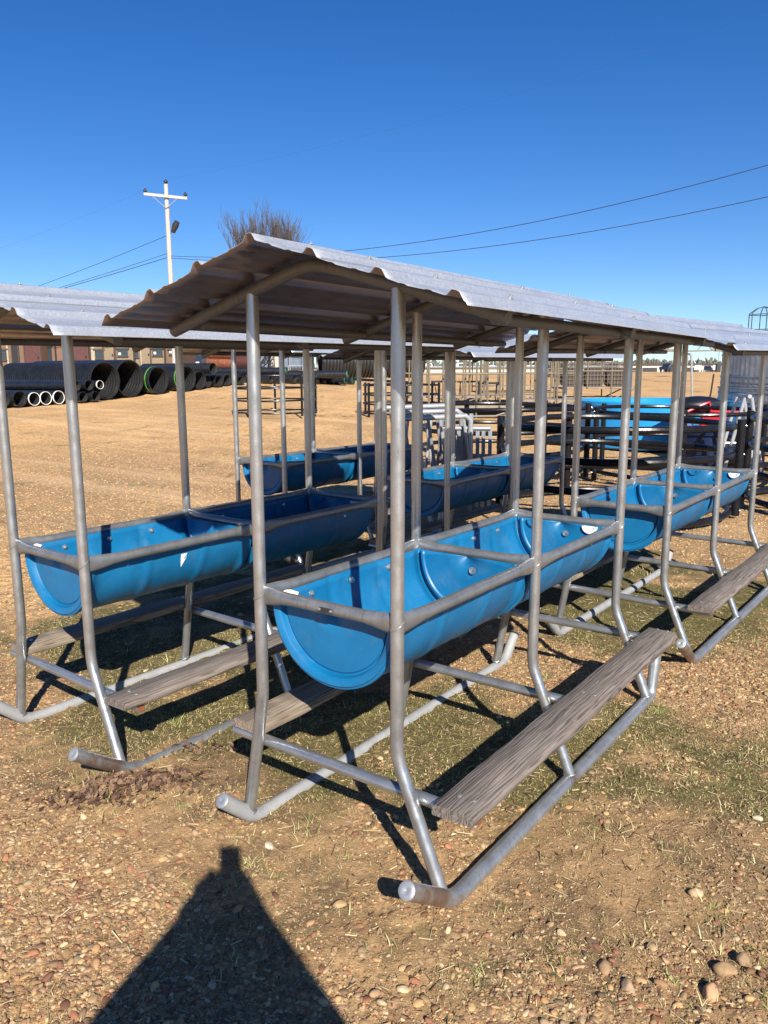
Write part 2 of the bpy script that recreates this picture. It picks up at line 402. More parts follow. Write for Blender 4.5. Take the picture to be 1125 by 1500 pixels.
st_ = t.noise(1.9, 7, .72, dist=.8); dirt = t.mix(t.math('MULTIPLY', t.ramp(st_, [(.47, 0.0), (.58, .8)]), t.math('SUBTRACT', 1.0, t.attr('lot'))), dirt, (.125, .085, .048))
c = t.mix(gmask, dirt, stone)
mossn = t.noise(55, 6, .8)
mossc = t.ramp(mossn, [(.25, (.022, .022, .009)), (.42, (.065, .060, .022)), (.56, (.13, .115, .045)), (.72, (.25, .20, .10))])
c = t.mix(t.ramp(t.math('ADD', t.attr('moss'), t.math('MULTIPLY', t.math('SUBTRACT', fine, .5), .9)), [(.25, 0.0), (.65, .94)]), c, mossc)
rv = t.map((.10, 1.1, 1), rot=(0, 0, -R(YAW + 8))); trk = t.noise(1.0, 4, .6, rv)
c = t.mix(t.math('MULTIPLY', t.ramp(trk, [(.52, 0.0), (.66, .3)]), t.attr('lot')), c, (.80, .56, .32))
c = t.mix(t.math('MULTIPLY', t.ramp(trk, [(.34, .28), (.46, 0.0)]), t.attr('lot')), c, (.40, .25, .115))
wd = t.noise(.9, 7, .75, t.map((.35, 1, 1), rot=(0, 0, -R(YAW)))); c = t.mix(t.math('MULTIPLY', t.ramp(wd, [(.57, 0.0), (.66, .75)]), t.ramp(t.noise(6, 4, .8), [(.45, 0.0), (.6, 1.0)])), c, (.20, .19, .075))
t.to(c, 'Base Color'); t.set(Roughness=.95, Specular_IOR_Level=.15)
hst = t.math('MULTIPLY', t.math('SUBTRACT', .6, vd), gmask)
nb = t.bump(hst, .55, .012); nb = t.bump(fine, .9, .016, nb); nb = t.bump(grit, .35, .003, nb); t.to(nb, 'Normal')
me.materials.append(t.m)
ground = bpy.data.objects.new('ground', me); COL.objects.link(ground); ground['kind'] = 'structure'

# ---- gravel, grass and leaves (stuff)
def scatter_mesh(name, base_v, base_f, pos, rot, scl, cols, mat, smoothf=True):
    n = len(pos); bv = np.array(base_v, float); bf = np.array(base_f); m = len(bv)
    v = bv[None] * scl[:, None, :]
    v = np.einsum('nij,nmj->nmi', rot, v) + pos[:, None, :]
    f = (bf[None] + (np.arange(n) * m)[:, None, None]).reshape(-1); k = bf.shape[1]
    me = bpy.data.meshes.new(name); me.vertices.add(n * m); me.vertices.foreach_set('co', v.reshape(-1).astype(np.float32))
    nf = n * len(bf); me.loops.add(nf * k); me.loops.foreach_set('vertex_index', f.astype(np.int32))
    me.polygons.add(nf); me.polygons.foreach_set('loop_start', (np.arange(nf) * k).astype(np.int32)); me.update(calc_edges=True)
    if smoothf: me.shade_smooth()
    ca = me.attributes.new('tint', 'FLOAT_COLOR', 'POINT')
    cc = np.ones((n, m, 4)); cc[:, :, :3] = cols[:, None, :]; ca.data.foreach_set('color', cc.reshape(-1).astype(np.float32))
    me.materials.append(mat); o = bpy.data.objects.new(name, me); COL.objects.link(o); o['kind'] = 'stuff'; return o
def rotmats(yaw, a, b):
    cy, sy, ca, sa, cb, sb = np.cos(yaw), np.sin(yaw), np.cos(a), np.sin(a), np.cos(b), np.sin(b); z = np.zeros_like(yaw); o = z + 1
    Rz = np.stack([cy, -sy, z, sy, cy, z, z, z, o], -1).reshape(-1, 3, 3); Rx = np.stack([o, z, z, z, ca, -sa, z, sa, ca], -1).reshape(-1, 3, 3)
    Ry = np.stack([cb, z, sb, z, o, z, -sb, z, cb], -1).reshape(-1, 3, 3); return Rz @ Rx @ Ry
def ico(sub, jit=0, seed=1):
    bm = bmesh.new(); bmesh.ops.create_icosphere(bm, subdivisions=sub, radius=1); r_ = random.Random(seed)
    vs = [v.co * (1 + (r_.random() - .5) * jit) for v in bm.verts]; fs = [[v.index for v in f.verts] for f in bm.faces]; bm.free()
    return [tuple(v) for v in vs], fs
def tint_mat(name, rough=.85, spec=.3, nz=60, amt=.35):
    t = NT(name); a = t.attr('tint', 'Color'); n = t.noise(nz, 5, .7)
    t.to(t.mix(t.ramp(n, [(.3, amt), (.65, 0.0)]), a, (.16, .10, .055)), 'Base Color'); t.set(Roughness=rough, Specular_IOR_Level=spec); return t.m
stone_mat = tint_mat('pebble_stone'); pal = .82 * np.array([(.40, .17, .09), (.30, .13, .08), (.24, .16, .10), (.50, .30, .14), (.56, .37, .18), (.60, .43, .24), (.40, .23, .11), (.46, .29, .17), (.32, .18, .09), (.52, .34, .17), (.62, .47, .28), (.36, .25, .15), (.44, .25, .13), (.54, .36, .17)])
def cand(n, d0, d1, vmax, power=1.0):
    D = d0 + (d1 - d0) * rng.random(n) ** power; V = (rng.random(n) * 2 - 1) * (vmax * D + .6)
    return CAM[0] + D * FH[0] + V * RH[0], CAM[1] + D * FH[1] + V * RH[1], D
def cutstone(sub, seed):
    bm = bmesh.new(); bmesh.ops.create_icosphere(bm, subdivisions=sub, radius=1); r_ = random.Random(seed * 7 + 1)
    ax = [Vector((r_.uniform(-1, 1), r_.uniform(-1, 1), r_.uniform(-1, 1))).normalized() for _ in range(8)]; dd = [r_.uniform(.55, .88) for _ in ax]
    for vv in bm.verts:
        for a2, d2 in zip(ax, dd):
            h_ = vv.co.dot(a2)
            if h_ > d2: vv.co -= a2 * (h_ - d2) * .9
    vs = [tuple(v.co * 1.12) for v in bm.verts]; fs = [[v.index for v in f.verts] for f in bm.faces]; bm.free(); return vs, fs
def pebbles(name, n, d0, d1, rmin, rmax, base, power=1.0, thresh=.25, slope=1.6, mute=1, palette=None):
    x, y, D = cand(n, d0, d1, .55, power)
    g = gravelmask(x, y) * (1 - .85 * mossmask(x, y)); keep = rng.random(n) < np.clip((g - thresh) * slope + (.10 if d1 < 10 else .02), 0, 1); x, y, D = x[keep], y[keep], D[keep]; n = len(x)
    s = rmin * (rmax / rmin) ** (rng.random(n) ** 2.0)
    sc = np.stack([s * (.9 + .6 * rng.random(n)), s * (.65 + .4 * rng.random(n)), s * (.28 + .38 * rng.random(n))], -1)
    z = ground_z(x, y) + s * (-.2 + .35 * rng.random(n))
    rot = rotmats(rng.random(n) * 6.28, (rng.random(n) - .5) * 1.0, (rng.random(n) - .5) * 1.0)
    P_ = pal if palette is None else palette
    c = P_[rng.integers(0, len(P_), n)] * (.5 + .7 * rng.random((n, 1)))
    if mute < 1: c = c * mute + np.array([(.62, .385, .17)]) * (1 - mute)
    bv, bf = base
    return scatter_mesh(name, bv, bf, np.stack([x, y, z], -1), rot, sc, c, stone_mat)
PB = [cutstone(2, k) for k in range(4)]; PS = [cutstone(1, k + 9) for k in range(3)]
for k in range(3): pebbles('gravel', 62000, .9, 5.2, .003, .0085, PS[k], .8, .16, 1.5)
for k in range(4): pebbles('gravel', 14000, .9, 4.8, .005, .0145, PB[k], .8, .2, 1.5)
for k in range(2): pebbles('gravel', 30000, 4.6, 19, .007, .020, PS[k], .9, .2, 1.4, .55)
# crumbs of soil
oc_v = [(1, 0, 0), (-.9, .1, 0), (0, 1, .1), (.1, -.9, 0), (.1, .1, .8), (0, 0, -.8)]; oc_f = [(0, 2, 4), (2, 1, 4), (1, 3, 4), (3, 0, 4), (2, 0, 5), (1, 2, 5), (3, 1, 5), (0, 3, 5)]
pebbles('soil_crumbs', 330000, .9, 5.0, .0012, .0058, (oc_v, oc_f), .8, -.6, 1.0, 1, .85 * np.array([(.42, .28, .14), (.50, .34, .17), (.32, .21, .11), (.22, .15, .08), (.60, .46, .28)]))
# grass
grass_mat = tint_mat('grass_blades', .75, .2, 25, .12)
bl_v = [(-.5, 0, 0), (.5, 0, 0), (-.36, .12, .5), (.36, .12, .5), (-.05, .5, .9), (.05, .5, .9)]
bl_f = [(0, 1, 3, 2), (2, 3, 5, 4)]
def grass(n, d0, d1, mode, hmin, hmax, clump, width, cols, power=1.0, lean=.9):
    nc = n // clump; x, y, D = cand(nc, d0, d1, .55, power); ms = mossmask(x, y); gm_ = gravelmask(x, y); nz = fbm(x, y, 2.2, 3, 91)
    if mode == 'moss': p = np.clip(ms * 1.4 - .2, 0, 1)
    else: p = np.clip((nz - .42 + .14 * smooth(.4, 1.0, x)) * 5, 0, 1) * (1 - .6 * gm_) + .06
    k = rng.random(nc) < p; x, y = x[k], y[k]; nc = len(x)
    x = np.repeat(x, clump); y = np.repeat(y, clump); m = len(x); sp = .012 + .035 * np.repeat(rng.random(nc), clump)
    x = x + rng.normal(0, 1, m) * sp; y = y + rng.normal(0, 1, m) * sp
    h = hmin + (hmax - hmin) * rng.random(m) ** 1.6; wd = width * (.6 + .8 * rng.random(m))
    rot = rotmats(rng.random(m) * 6.28, -rng.random(m) * lean, (rng.random(m) - .5) * .8)
    sc = np.stack([wd, h * (.3 + .9 * rng.random(m)), h], -1); C_ = np.array(cols)
    tnt = np.repeat(rng.integers(0, len(C_), nc), clump); sw = rng.random(m) < .35; tnt[sw] = rng.integers(0, len(C_), sw.sum())
    c = C_[tnt] * (.75 + .5 * rng.random((m, 1)))
    return scatter_mesh('grass', bl_v, bl_f, np.stack([x, y, ground_z(x, y) - .003], -1), rot, sc, c, grass_mat, False)
dryc = [tuple(.86 * v for v in c_) for c_ in [(.50, .40, .20), (.58, .47, .26), (.40, .33, .15), (.27, .27, .09), (.46, .33, .17)]]
grnc = [(.13, .17, .035), (.20, .22, .06), (.30, .28, .10), (.42, .36, .17), (.50, .42, .22)]
grass(260000, .9, 5.5, 'dry', .005, .026, 12, .0019, dryc, .8, 1.45)
grass(9000, .9, 5, 'dry', .02, .06, 18, .0028, [(.20, .24, .06), (.32, .34, .12), (.5, .45, .24)], .8, 1.1)
grass(150000, 1.6, 8.5, 'moss', .006, .026, 12, .0026, grnc, 1.0, 1.2)
grass(50000, 6, 22, 'dry', .02, .05, 14, .007, dryc, 1.0, 1.3)
# ------------------------------------------------------------------ bunk feeders
DM = dict(hf=.4736, hfl=.3782, zrim=.867, L=.9717, zc=.298, dxr=-.027)
H = .29; PR = .0215
def roof_z(x): return 1.981 - .30 * (math.sqrt((x - DM['dxr']) ** 2 + .0006) )
def make_feeder():
    root = thing('bunk_feeder', 'x', 'feeder'); L = DM['L']
    # posts
    for k in range(3):
        for s in (1, -1):
            fx = DM['hf'] if s > 0 else -DM['hfl']; top = roof_z(s * H) - .028; bz = .435 if s > 0 else .49
            y = k * L
            pts = [(s * H, y, top), (s * H, y, bz + .12)] + bend((s * H, y, top), (s * H, y, bz), (fx, y, .03), .05) + [(fx, y, .006)]
            m = MB().tube(pts, PR, 18, up=(0, 1, 0)); pst = m.build('post', MT['galv'], root)
            MB().tube([(fx + (PR + .003) * math.cos(q_ * .5236), y + (PR + .005) * math.sin(q_ * .5236), .014 + .004 * math.cos(q_ * 1.047 + s)) for q_ in range(12)], .0042, 8, closed=True).build('weld', MT['galv_rim'], pst)
            MB().tube([(s * H + (PR + .001) * math.cos(q_ * .5236), y + (PR + .001) * math.sin(q_ * .5236), DM['zrim'] + .018 * math.sin(q_ * .5236 + .5)) for q_ in range(12)], .0018, 6, closed=True).build('weld', MT['galv_rim'], pst)
    # skids with upturned tips
    for s, fx in ((1, DM['hf']), (-1, -DM['hfl'])):
        if s > 0: t0, e0, e1, t1 = (fx, -.212, .170), (fx, .050, .012), (fx, 2 * L + .07, .012), (fx, 2 * L + .12, .20)
        else: t0, e0, e1, t1 = (fx, -.130, .120), (fx, .030, .012), (fx, 2 * L + .10, .012), (fx, 2 * L + .22, .11)
        zs = -.014 if s > 0 else -.024; e0 = (*e0[:2], zs); e1 = (*e1[:2], zs); mid = (fx, L, zs)
        pts = [t0] + bend(t0, e0, mid, .06, 8) + [mid] + bend(mid, e1, t1, .045, 6) + [t1]
        rr = [.0275] * len(pts); q = MB().tube(pts, rr, 20, up=(1, 0, 0))
        o = q.build('skid', MT['galv_skid'] if s > 0 else MT['galv_dirty'], root)
        for tp, nx in ((t0, pts[1]), (t1, pts[-2])):
            d_ = (Vector(tp) - Vector(nx)).normalized()
            MB().lathe([(0, .0), (.004, .010), (.003, .022), (.0, .0268), (-.003, .0278)], Vector(tp) + d_ * .0015, d_, 20).build('end_cap', MT['cap'], o)
    # cross tubes under the boards
    for k in range(3):
        y = k * L + .044; zc = DM['zc']
        a, b = (-.48, y, zc), (.565, y, zc)
        o = MB().tube([a, (0, y, zc), b], .0205, 16).build('cross_tube', MT['galv'], root)
        MB().lathe([(0, .0), (.0, .0165)], (.5665, y, zc), (1, 0, 0), 16).build('open_end', MT['rustend'], o)
    # footboards
    for s, x0, x1, y0, y1 in ((1, .450, .590, -.045, 1.99), (-1, -.468, -.334, .022, 2.0)):
        m = MB(); n = 40; hz = .0175; z0 = DM['zc'] + .0215 + hz
        prof = [(-1, -.8), (-1, .8), (-.95, 1), (.95, 1), (1, .8), (1, -.8), (.95, -1), (-.95, -1)]
        vs = []; fs = []; r_ = random.Random(int(s * 3 + 9))
        ph = r_.random() * 6
        for i in range(n + 1):
            y = y0 + (y1 - y0) * i / n; wv = .002 * math.sin(i * .31 + ph) + .0012 * math.sin(i * 1.3 + ph)
            tw = .012 * math.sin(i * .07 + ph)
            for a, b in prof:
                xx = (x0 + x1) / 2 + a * ((x1 - x0) / 2 + wv * (1 if a > 0 else .4) * s); zz = z0 + b * hz + (.002 * math.sin(i * .6 + a * 2)) + tw * a * .3
                vs.append((xx, y, zz))
        for i in range(n):
            for k in range(8): fs.append((i * 8 + k, i * 8 + (k + 1) % 8, (i + 1) * 8 + (k + 1) % 8, (i + 1) * 8 + k))
        fs.append(tuple(range(8))); fs.append(tuple(n * 8 + k for k in range(8))[::-1]); m.add(vs, fs)
        o = m.build('footboard', MT['wood'] if s > 0 else MT['wood_tan'], root, 50)
        for yb in (y0 + .085, L + .044, 2 * L + .044):
            for xb in (x0 + .045, x1 - .045):
                MB().lathe([(0, .0085), (.003, .008), (.0055, .004), (.006, 0)], (xb, yb, z0 + hz - .001), (0, 0, 1), 12).build('bolt', MT['screw'], o)
    # trough sections: two plastic half barrels
    a_, b_ = .258, .272; zt = DM['zrim'] - .004
    def shell(y0, y1, far):
        m = MB(); N = 40; st = []
        Lb = y1 - y0
        def S(y, sc): st.append((y, sc))
        S(y0, 1.0); S(y0 + .004, 1.022); S(y0 + .02, 1.026); S(y0 + .032, 1.012); S(y0 + .042, .985); S(y0 + .07, .985); S(y0 + .10, 1.0)
        for fr in (1 / 3, 2 / 3):
            yc = y0 + Lb * fr
            S(yc - .05, 1.0)
            for q_, h_ in ((-.028, 0), (-.018, .010), (-.008, .017), (.008, .017), (.018, .010), (.028, 0)): S(yc + q_, 1 + h_)
            S(yc + .05, 1.0)
        S(y1 - .10, 1.0); S(y1 - .07, .985); S(y1 - .042, .985); S(y1 - .032, 1.012); S(y1 - .02, 1.026); S(y1 - .004, 1.022); S(y1, 1.0)
        vs = []; fs = []
        for y, sc in st:
            for k in range(N + 1):
                th = math.pi * k / N; wob = 1 + .004 * math.sin(3 * th + y * 3)
                rimw = .006 * math.sin(y * 9 + (0 if k < 5 else 2)) * max(0, abs(math.cos(th)) - .9) * 10
                vs.append((-a_ * math.cos(th) * sc * wob + rimw, y, zt - b_ * math.sin(th) ** .92 * sc * wob))
        for i in range(len(st) - 1):
            for k in range(N): fs.append((i * (N + 1) + k, i * (N + 1) + k + 1, (i + 1) * (N + 1) + k + 1, (i + 1) * (N + 1) + k))
        m.add(vs, fs)
        # end walls, recessed behind the chime
        for yy, dr in ((y0, 1), (y1, -1)):
            pr = [(0, 1.0), (-.002, .985), (0, .955), (.003, .915), (.006, .90), (.022, .89), (.028, .878), (.028, .85), (.022, .83), (.020, .4), (.020, .02)]
            vs = []; fs = []
            for dy, sc in pr:
                for k in range(N + 1):
                    th = math.pi * k / N; wob = 1 + .004 * math.sin(3 * th + (yy + dy) * 3)
                    vs.append((-a_ * math.cos(th) * sc * wob, yy + dr * dy, zt - b_ * math.sin(th) ** .92 * sc * wob if 0 < k < N else zt - .0))
            for i in range(len(pr) - 1):
                for k in range(N): fs.append((i * (N + 1) + k, i * (N + 1) + k + 1, (i + 1) * (N + 1) + k + 1, (i + 1) * (N + 1) + k))
            m.add(vs, fs)
        o = m.build('trough_section', MT['blue'], root, 40)
        sd = o.modifiers.new('thick', 'SOLIDIFY'); sd.thickness = .0045; sd.offset = 0
        # carriage bolts along the walls and end walls
        for fr in (.21, .47, .74):
            for s in (-1, 1):
                y = y0 + Lb * fr; p = Vector((s * a_ * .985, y, zt - .040)); ax = Vector((-s, 0, .02))
                MB().lathe([(-.006, .0), (-.0055, .0135), (-.002, .0135), (.0, .0125), (.0015, .0075), (.006, .007), (.008, .004), (.0085, 0)], p + ax * .006, ax, 16).build('bolt', MT['screw'], o)
        MB().lathe([(0, .0), (.0015, .016), (.005, .0155), (.006, .010), (.008, .0)], (.03, y1 - .028, zt - .055), (0, -1, 0), 16).build('bolt', MT['screw'], o)
        if far:
            for xb, rb in ((.155, .029), (-.150, .029)):
                MB().lathe([(0, rb + .012), (.014, rb + .008), (.014, rb), (.004, rb), (.004, 0)], (xb, y1 - .023, zt - .004), (0, -1, 0), 16, math.pi, math.pi * 2).build('bung', MT['blue'] if xb < 0 else MT['white'], o)
        return o
    shell(.030, L - .022, False); shell(L + .022, 2 * L - .028, True)
    # rim pipes with flattened ends
    def flat(p0, p1, n=16, fl=.17):
        p0, p1 = Vector(p0), Vector(p1); pts = []; rr = []
        for i in range(n + 1):
            t_ = i / n; e = min(t_, 1 - t_) * (p1 - p0).length; k = 1 - min(1, e / fl); k = k * k * (3 - 2 * k)
            pts.append(p0.lerp(p1, t_) + Vector((0, 0, -.004 * k))); rr.append((.021 - .013 * k, .0215 + .013 * k))
        return MB().tube(pts, rr, 16)
    z = DM['zrim']
    for k in range(2):
        for s in (-1, 1): flat((s * (H - .002), k * L + .018, z), (s * (H - .002), (k + 1) * L - .018, z)).build('rim_pipe', MT['galv_rim'], root)
    for k, y in enumerate((.004, L, 2 * L - .004)):
        o = flat((-H + .017, y, z + .002), (H - .017, y, z + .002), 14, .12).build('rim_pipe', MT['galv_rim'], root)
    # rafters
    dx = DM['dxr']
    for k in range(3):
        y = k * L; zr = lambda x: roof_z(x) - .0275
        xs = [-.655, -.4, -.2, -.1, -.06, -.03, 0, .03, .06, .1, .2, .4, .665]
        pts = [(dx + x, y, 1.981 - .0275 - .296 * math.sqrt(x * x + .0035) + .008) for x in xs]
        MB().tube(pts, .0205, 16, up=(0, 1, 0)).build('rafter', MT['rafter'], root)
    for x in (-.56, .585):
        zz = 1.981 - .30 * abs(x - dx) - .034
        for k in range(2):
            MB().tube([(x, k * L + .024, zz), (x, k * L + .5, zz + .002), (x, (k + 1) * L - .024, zz)], .0165, 14, up=(0, 0, 1)).build('purlin', MT['rafter'], root)
        MB().tube([(x, 2 * L + .024, zz), (x, 2 * L + .34, zz)], .0165, 14).build('purlin', MT['rafter'], root)
    # ribbed roof sheet
    P = .2215; prof = []   # (x offset along half, z bump)
    xs = []
    for i in range(-3, 4):
        c_ = i * P
        xs += [(c_ - .030, 0), (c_ - .024, .002), (c_ - .011, .019), (c_, .021), (c_ + .011, .019), (c_ + .024, .002), (c_ + .030, 0)]
        if i < 3:
            for q_ in (.075, .1475): xs += [(c_ + q_ - .012, 0), (c_ + q_ - .006, .0022), (c_ + q_ + .006, .0022), (c_ + q_ + .012, 0)]
    xs = [x_ for x_ in xs if x_[0] >= -3 * P - .02]
    xs.append((3 * P + .034, -.006)); xs.insert(0, (-3 * P - .030, -.004))
    ys = list(np.linspace(-.268, 2.455, 60)); vs = []; fs = []
    r_ = random.Random(4)
    for j, y in enumerate(ys):
        ed = max(0, 1 - (y + .268) / .10)
        for x, bz in xs:
            # flats sag and wave a little between ribs near the free front edge
            ph = (x / P) % 1; sag = math.sin(math.pi * ph) * (.0012 * math.sin(y * 1.3 + x * 3)) + ed * .004 * math.sin(math.pi * ph) * math.sin(x * 31 + 1)
            vs.append((dx + x * (1 - .0), y, 1.982 - .30 * math.sqrt(x * x + .0008) + .008 + bz + sag * .8))
    nx = len(xs)
    for j in range(len(ys) - 1):
        for i in range(nx - 1): fs.append((j * nx + i, j * nx + i + 1, (j + 1) * nx + i + 1, (j + 1) * nx + i))
    o = MB().add(vs, fs).build('roof_sheet', MT['roof'], root, 32)
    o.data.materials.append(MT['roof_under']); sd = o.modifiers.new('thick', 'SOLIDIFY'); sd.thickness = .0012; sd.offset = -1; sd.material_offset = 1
    lx = .2215 + .040; lz = 1.982 - .30 * math.sqrt(lx * lx + .0008) + .0095
    MB().add([(dx + lx - .002, -.266, lz + .0006), (dx + lx + .0025, -.266, lz - .001), (dx + lx + .0025, 2.453, lz - .001), (dx + lx - .002, 2.453, lz + .0006), (dx + lx - .002, -.266, lz + .0036), (dx + lx + .0025, -.266, lz + .002), (dx + lx + .0025, 2.453, lz + .002), (dx + lx - .002, 2.453, lz + .0036)], [(0, 1, 2, 3), (4, 7, 6, 5), (0, 4, 5, 1), (1, 5, 6, 2), (2, 6, 7, 3), (3, 7, 4, 0)]).build('lap_seam', MT['greysteel'], o, 0)
    for k in range(3):
        for i in range(-3, 4):
            if abs(i) == 0 and k == 1: continue
            x = i * P; zz = 1.982 - .30 * math.sqrt(x * x + .0008) + .008 + .021
            nrm = Vector((.29 * (1 if i > 0 else -1 if i < 0 else 0), 0, 1)).normalized(); p = Vector((dx + x, k * L + r_.uniform(-.01, .01), zz))
            MB().lathe([(0, .0085), (.0025, .0085), (.0025, .0048), (.009, .0046), (.0095, 0)], p, nrm, 8).build('screw', MT['screw'], o)
    return root
feeder = make_feeder()
POSE = [  # x y z yaw roll(y) pitch(x)
    (0, 0, 0, 0, .12, -.176), (-1.541, -.033, -.020, -2.46, .22, .34), (.016, 2.728, -.041, -2.35, .313, .853),
    (-1.663, 3.039, -.054, -1.809, -.07, .499), (-3.152, 2.89, .0, -2.096, .096, .015)]
LBL = ['roofed feeder with blue trough nearest the camera, teal tape on its footboard', 'roofed blue trough feeder at the left edge with a white chip on its barrel',
       'roofed blue trough feeder at the right edge, beyond the nearest one', 'shaded blue trough feeder in front of the grey slatted panels, right of the tyre-black post rings gap',
       'roofed blue trough feeder farthest left at the back, sunlit inside its trough']
LBL[3] = 'shaded blue trough feeder in front of the grey and white slatted panels'
feeders = []
for i, ps in enumerate(POSE):
    o = feeder if i == 0 else copy_tree(feeder)
    o.location = ps[:3]; o.rotation_euler = (R(ps[5]), R(ps[4]), R(ps[3]), ) if False else Euler((R(ps[5]), R(ps[4]), R(ps[3])), 'XYZ')
    tag(o, LBL[i], 'feeder', 'roofed blue trough feeders on skids'); feeders.append(o)
# marks special to single feeders
f1, f2, f3, f5, f4 = feeders
def part(mb, name, mat, par, label=None, sm=35): return mb.build(name, mat, par, sm, label)
m = MB(); tp = []
for k in range(13):
    th = math.pi * 2 * k / 12; tp.append((.465 + .0, .044 + .0222 * math.sin(th), .298 + .0222 * math.cos(th)))
vs = []; fs = []
for k in range(13):
    for xx, dr in ((.452, 0), (.476, .001 * math.sin(k * 2))): vs.append((xx + dr, tp[k][1], tp[k][2]))
for k in range(12): fs.append((k * 2, k * 2 + 1, k * 2 + 3, k * 2 + 2))
m.add(vs, fs); m.box((.468, .019, .303), (.022, .004, .016), (0, .2, 0)); part(m, 'flagging_tape', MT['teal'], f1)
m = MB().box((.020, -.0190, .868), (.052, .003, .017)); part(m, 'name_plate', MT['darksteel'], f1)
for xx in (-.004, .044): part(MB().lathe([(0, .006), (.003, .005), (.004, 0)], (xx, -.0200, .869), (0, -1, 0), 10), 'rivet', MT['screw'], f1.children[-1] if f1.children[-1].name.startswith('name') else [c for c in f1.children if c.name.startswith('name_plate')][0])
def foam(par, x, y, z, s=1):
    bv, bf = ico(2, .5, 12); vs = [(x + v[0] * .034 * s, y + v[1] * .020 * s, z + v[2] * .014 * s) for v in bv]
    part(MB().add(vs, bf), 'foam_plug', MT['white'], par)
foam(f1, -.205, .066, .866); foam(f2, -.20, .066, .864, .8); foam(f3, -.2, .066, .866, .8)
m = MB(); m.add([(.2475, .50, .800), (.2465, .56, .797), (.243, .545, .775), (.2385, .538, .755), (.240, .520, .745), (.2435, .512, .772)], [(0, 1, 2, 3, 4, 5)])
m = MB(); zt_, a_, b_ = .863, .258, .272
def bpt(th, y, off=.004): return ((a_ * 1.0 + off) * math.cos(th), y, zt_ - (b_ + off) * math.sin(th) ** .92)
m.add([bpt(.17, .51), bpt(.17, .545), bpt(.26, .54), bpt(.34, .527), bpt(.42, .518), bpt(.34, .513), bpt(.26, .51)], [(0, 1, 2, 3, 4, 5, 6)])
part(m, 'white_chip', MT['white'], f2)
# ------------------------------------------------------------------ stones picked out in the foreground
def stone(px, py, size, col, label, seed, sq=.6, yaw=0):
    v = at(px, py, 1) - CAM; s = -CAM[2] / v[2]; p = CAM + v * s
    bm = bmesh.new(); bmesh.ops.create_icosphere(bm, subdivisions=3, radius=1); r_ = random.Random(seed)
    ax = [Vector((r_.uniform(-1, 1), r_.uniform(-1, 1), r_.uniform(-1, 1))).normalized() for _ in range(7)]; dd = [r_.uniform(.62, .9) for _ in ax]
    for vv in bm.verts:
        for a2, d2 in zip(ax, dd):
            h_ = vv.co.dot(a2)
            if h_ > d2: vv.co -= a2 * (h_ - d2) * .85
        vv.co = Vector((vv.co.x * size, vv.co.y * size * .68, vv.co.z * size * sq))
    me = bpy.data.meshes.new('stone'); bm.to_mesh(me); bm.free(); me.shade_smooth()
    me.materials.append(mat_flat('stone_' + str(seed), col, .8, 0, .3, 25, .3)); o = bpy.data.objects.new('stone', me); COL.objects.link(o)
    o.location = (p[0], p[1], float(ground_z(p[0], p[1])) + size * sq * .35); o.rotation_euler = (r_.uniform(-.2, .2), r_.uniform(-.2, .2), yaw)
    tag(o, label, 'stone', 'stones lying in the foreground dirt')
stone(1062, 1413, .034, (.25, .16, .08), 'largest brown stone, in the cluster at the lower right', 1, .6, .3)
stone(1042, 1446, .030, (.42, .24, .13), 'broken stone with an orange face, below the largest brown stone', 2, .8, 1.4)
stone(1088, 1396, .026, (.24, .16, .09), 'upright brown stone at the right end of the lower right cluster', 3, .9, 1.1)
stone(886, 1407, .026, (.30, .19, .10), 'smooth brown stone alone, left of the lower right cluster', 4, .6, 2.2)
stone(921, 1436, .027, (.33, .23, .14), 'rough tan stone just right of the smooth brown one', 5, .6, 2.3)
stone(1020, 1301, .024, (.40, .28, .16), 'rounded tan stone casting a shadow above the lower right cluster', 6, .6, .2)
stone(1110, 1191, .020, (.42, .35, .25), 'pale cream stone near the right edge', 7, .6, .2)
stone(393, 1229, .024, (.50, .43, .32), 'flat pale stone in front of the nearest left skid tip', 8, .35, -.3)
stone(497, 1312, .024, (.36, .24, .12), 'brown broken stone left of the nearest right skid tip', 9, .7, .9)
stone(590, 1434, .020, (.44, .35, .2), 'pale yellow stone at the bottom, below the nearest right skid tip', 10, .5, .1)
# dead leaves heaped at the second feeder's skid
lm = tint_mat('dead_leaf', .9, .15, 30, .4)
def leaves(n, cx, cy, sx, sy, ang):
    u = rng.normal(0, 1, n) * sx; v = rng.normal(0, 1, n) * sy; x = cx + u * math.cos(ang) - v * math.sin(ang); y = cy + u * math.sin(ang) + v * math.cos(ang)
    s = .009 + .012 * rng.random(n); bv = [(-1, 0, 0), (-.3, -.55, .18), (.5, -.5, .05), (1, .05, .35), (.4, .55, .0), (-.4, .5, .22), (0, 0, .12)]
    bf = [(0, 1, 6), (1, 2, 6), (2, 3, 6), (3, 4, 6), (4, 5, 6), (5, 0, 6)]
    z = ground_z(x, y) + .004 + .03 * rng.random(n) * np.exp(-(u / sx) ** 2 * .5 - (v / sy) ** 2 * .5)
    c = np.array([(.10, .055, .04), (.16, .095, .065), (.06, .038, .032), (.24, .16, .10)])[rng.integers(0, 4, n)] * (.7 + .6 * rng.random((n, 1)))
    return scatter_mesh('fallen_leaves', bv, bf, np.stack([x, y, z], -1), rotmats(rng.random(n) * 6.28, rng.normal(0, .6, n), rng.normal(0, .6, n)), np.stack([s, s, s], -1), c, lm, False)
def gxy(px, py):
    v = at(px, py, 1) - CAM; s = -CAM[2] / v[2]; p = CAM + v * s; return p[0], p[1]
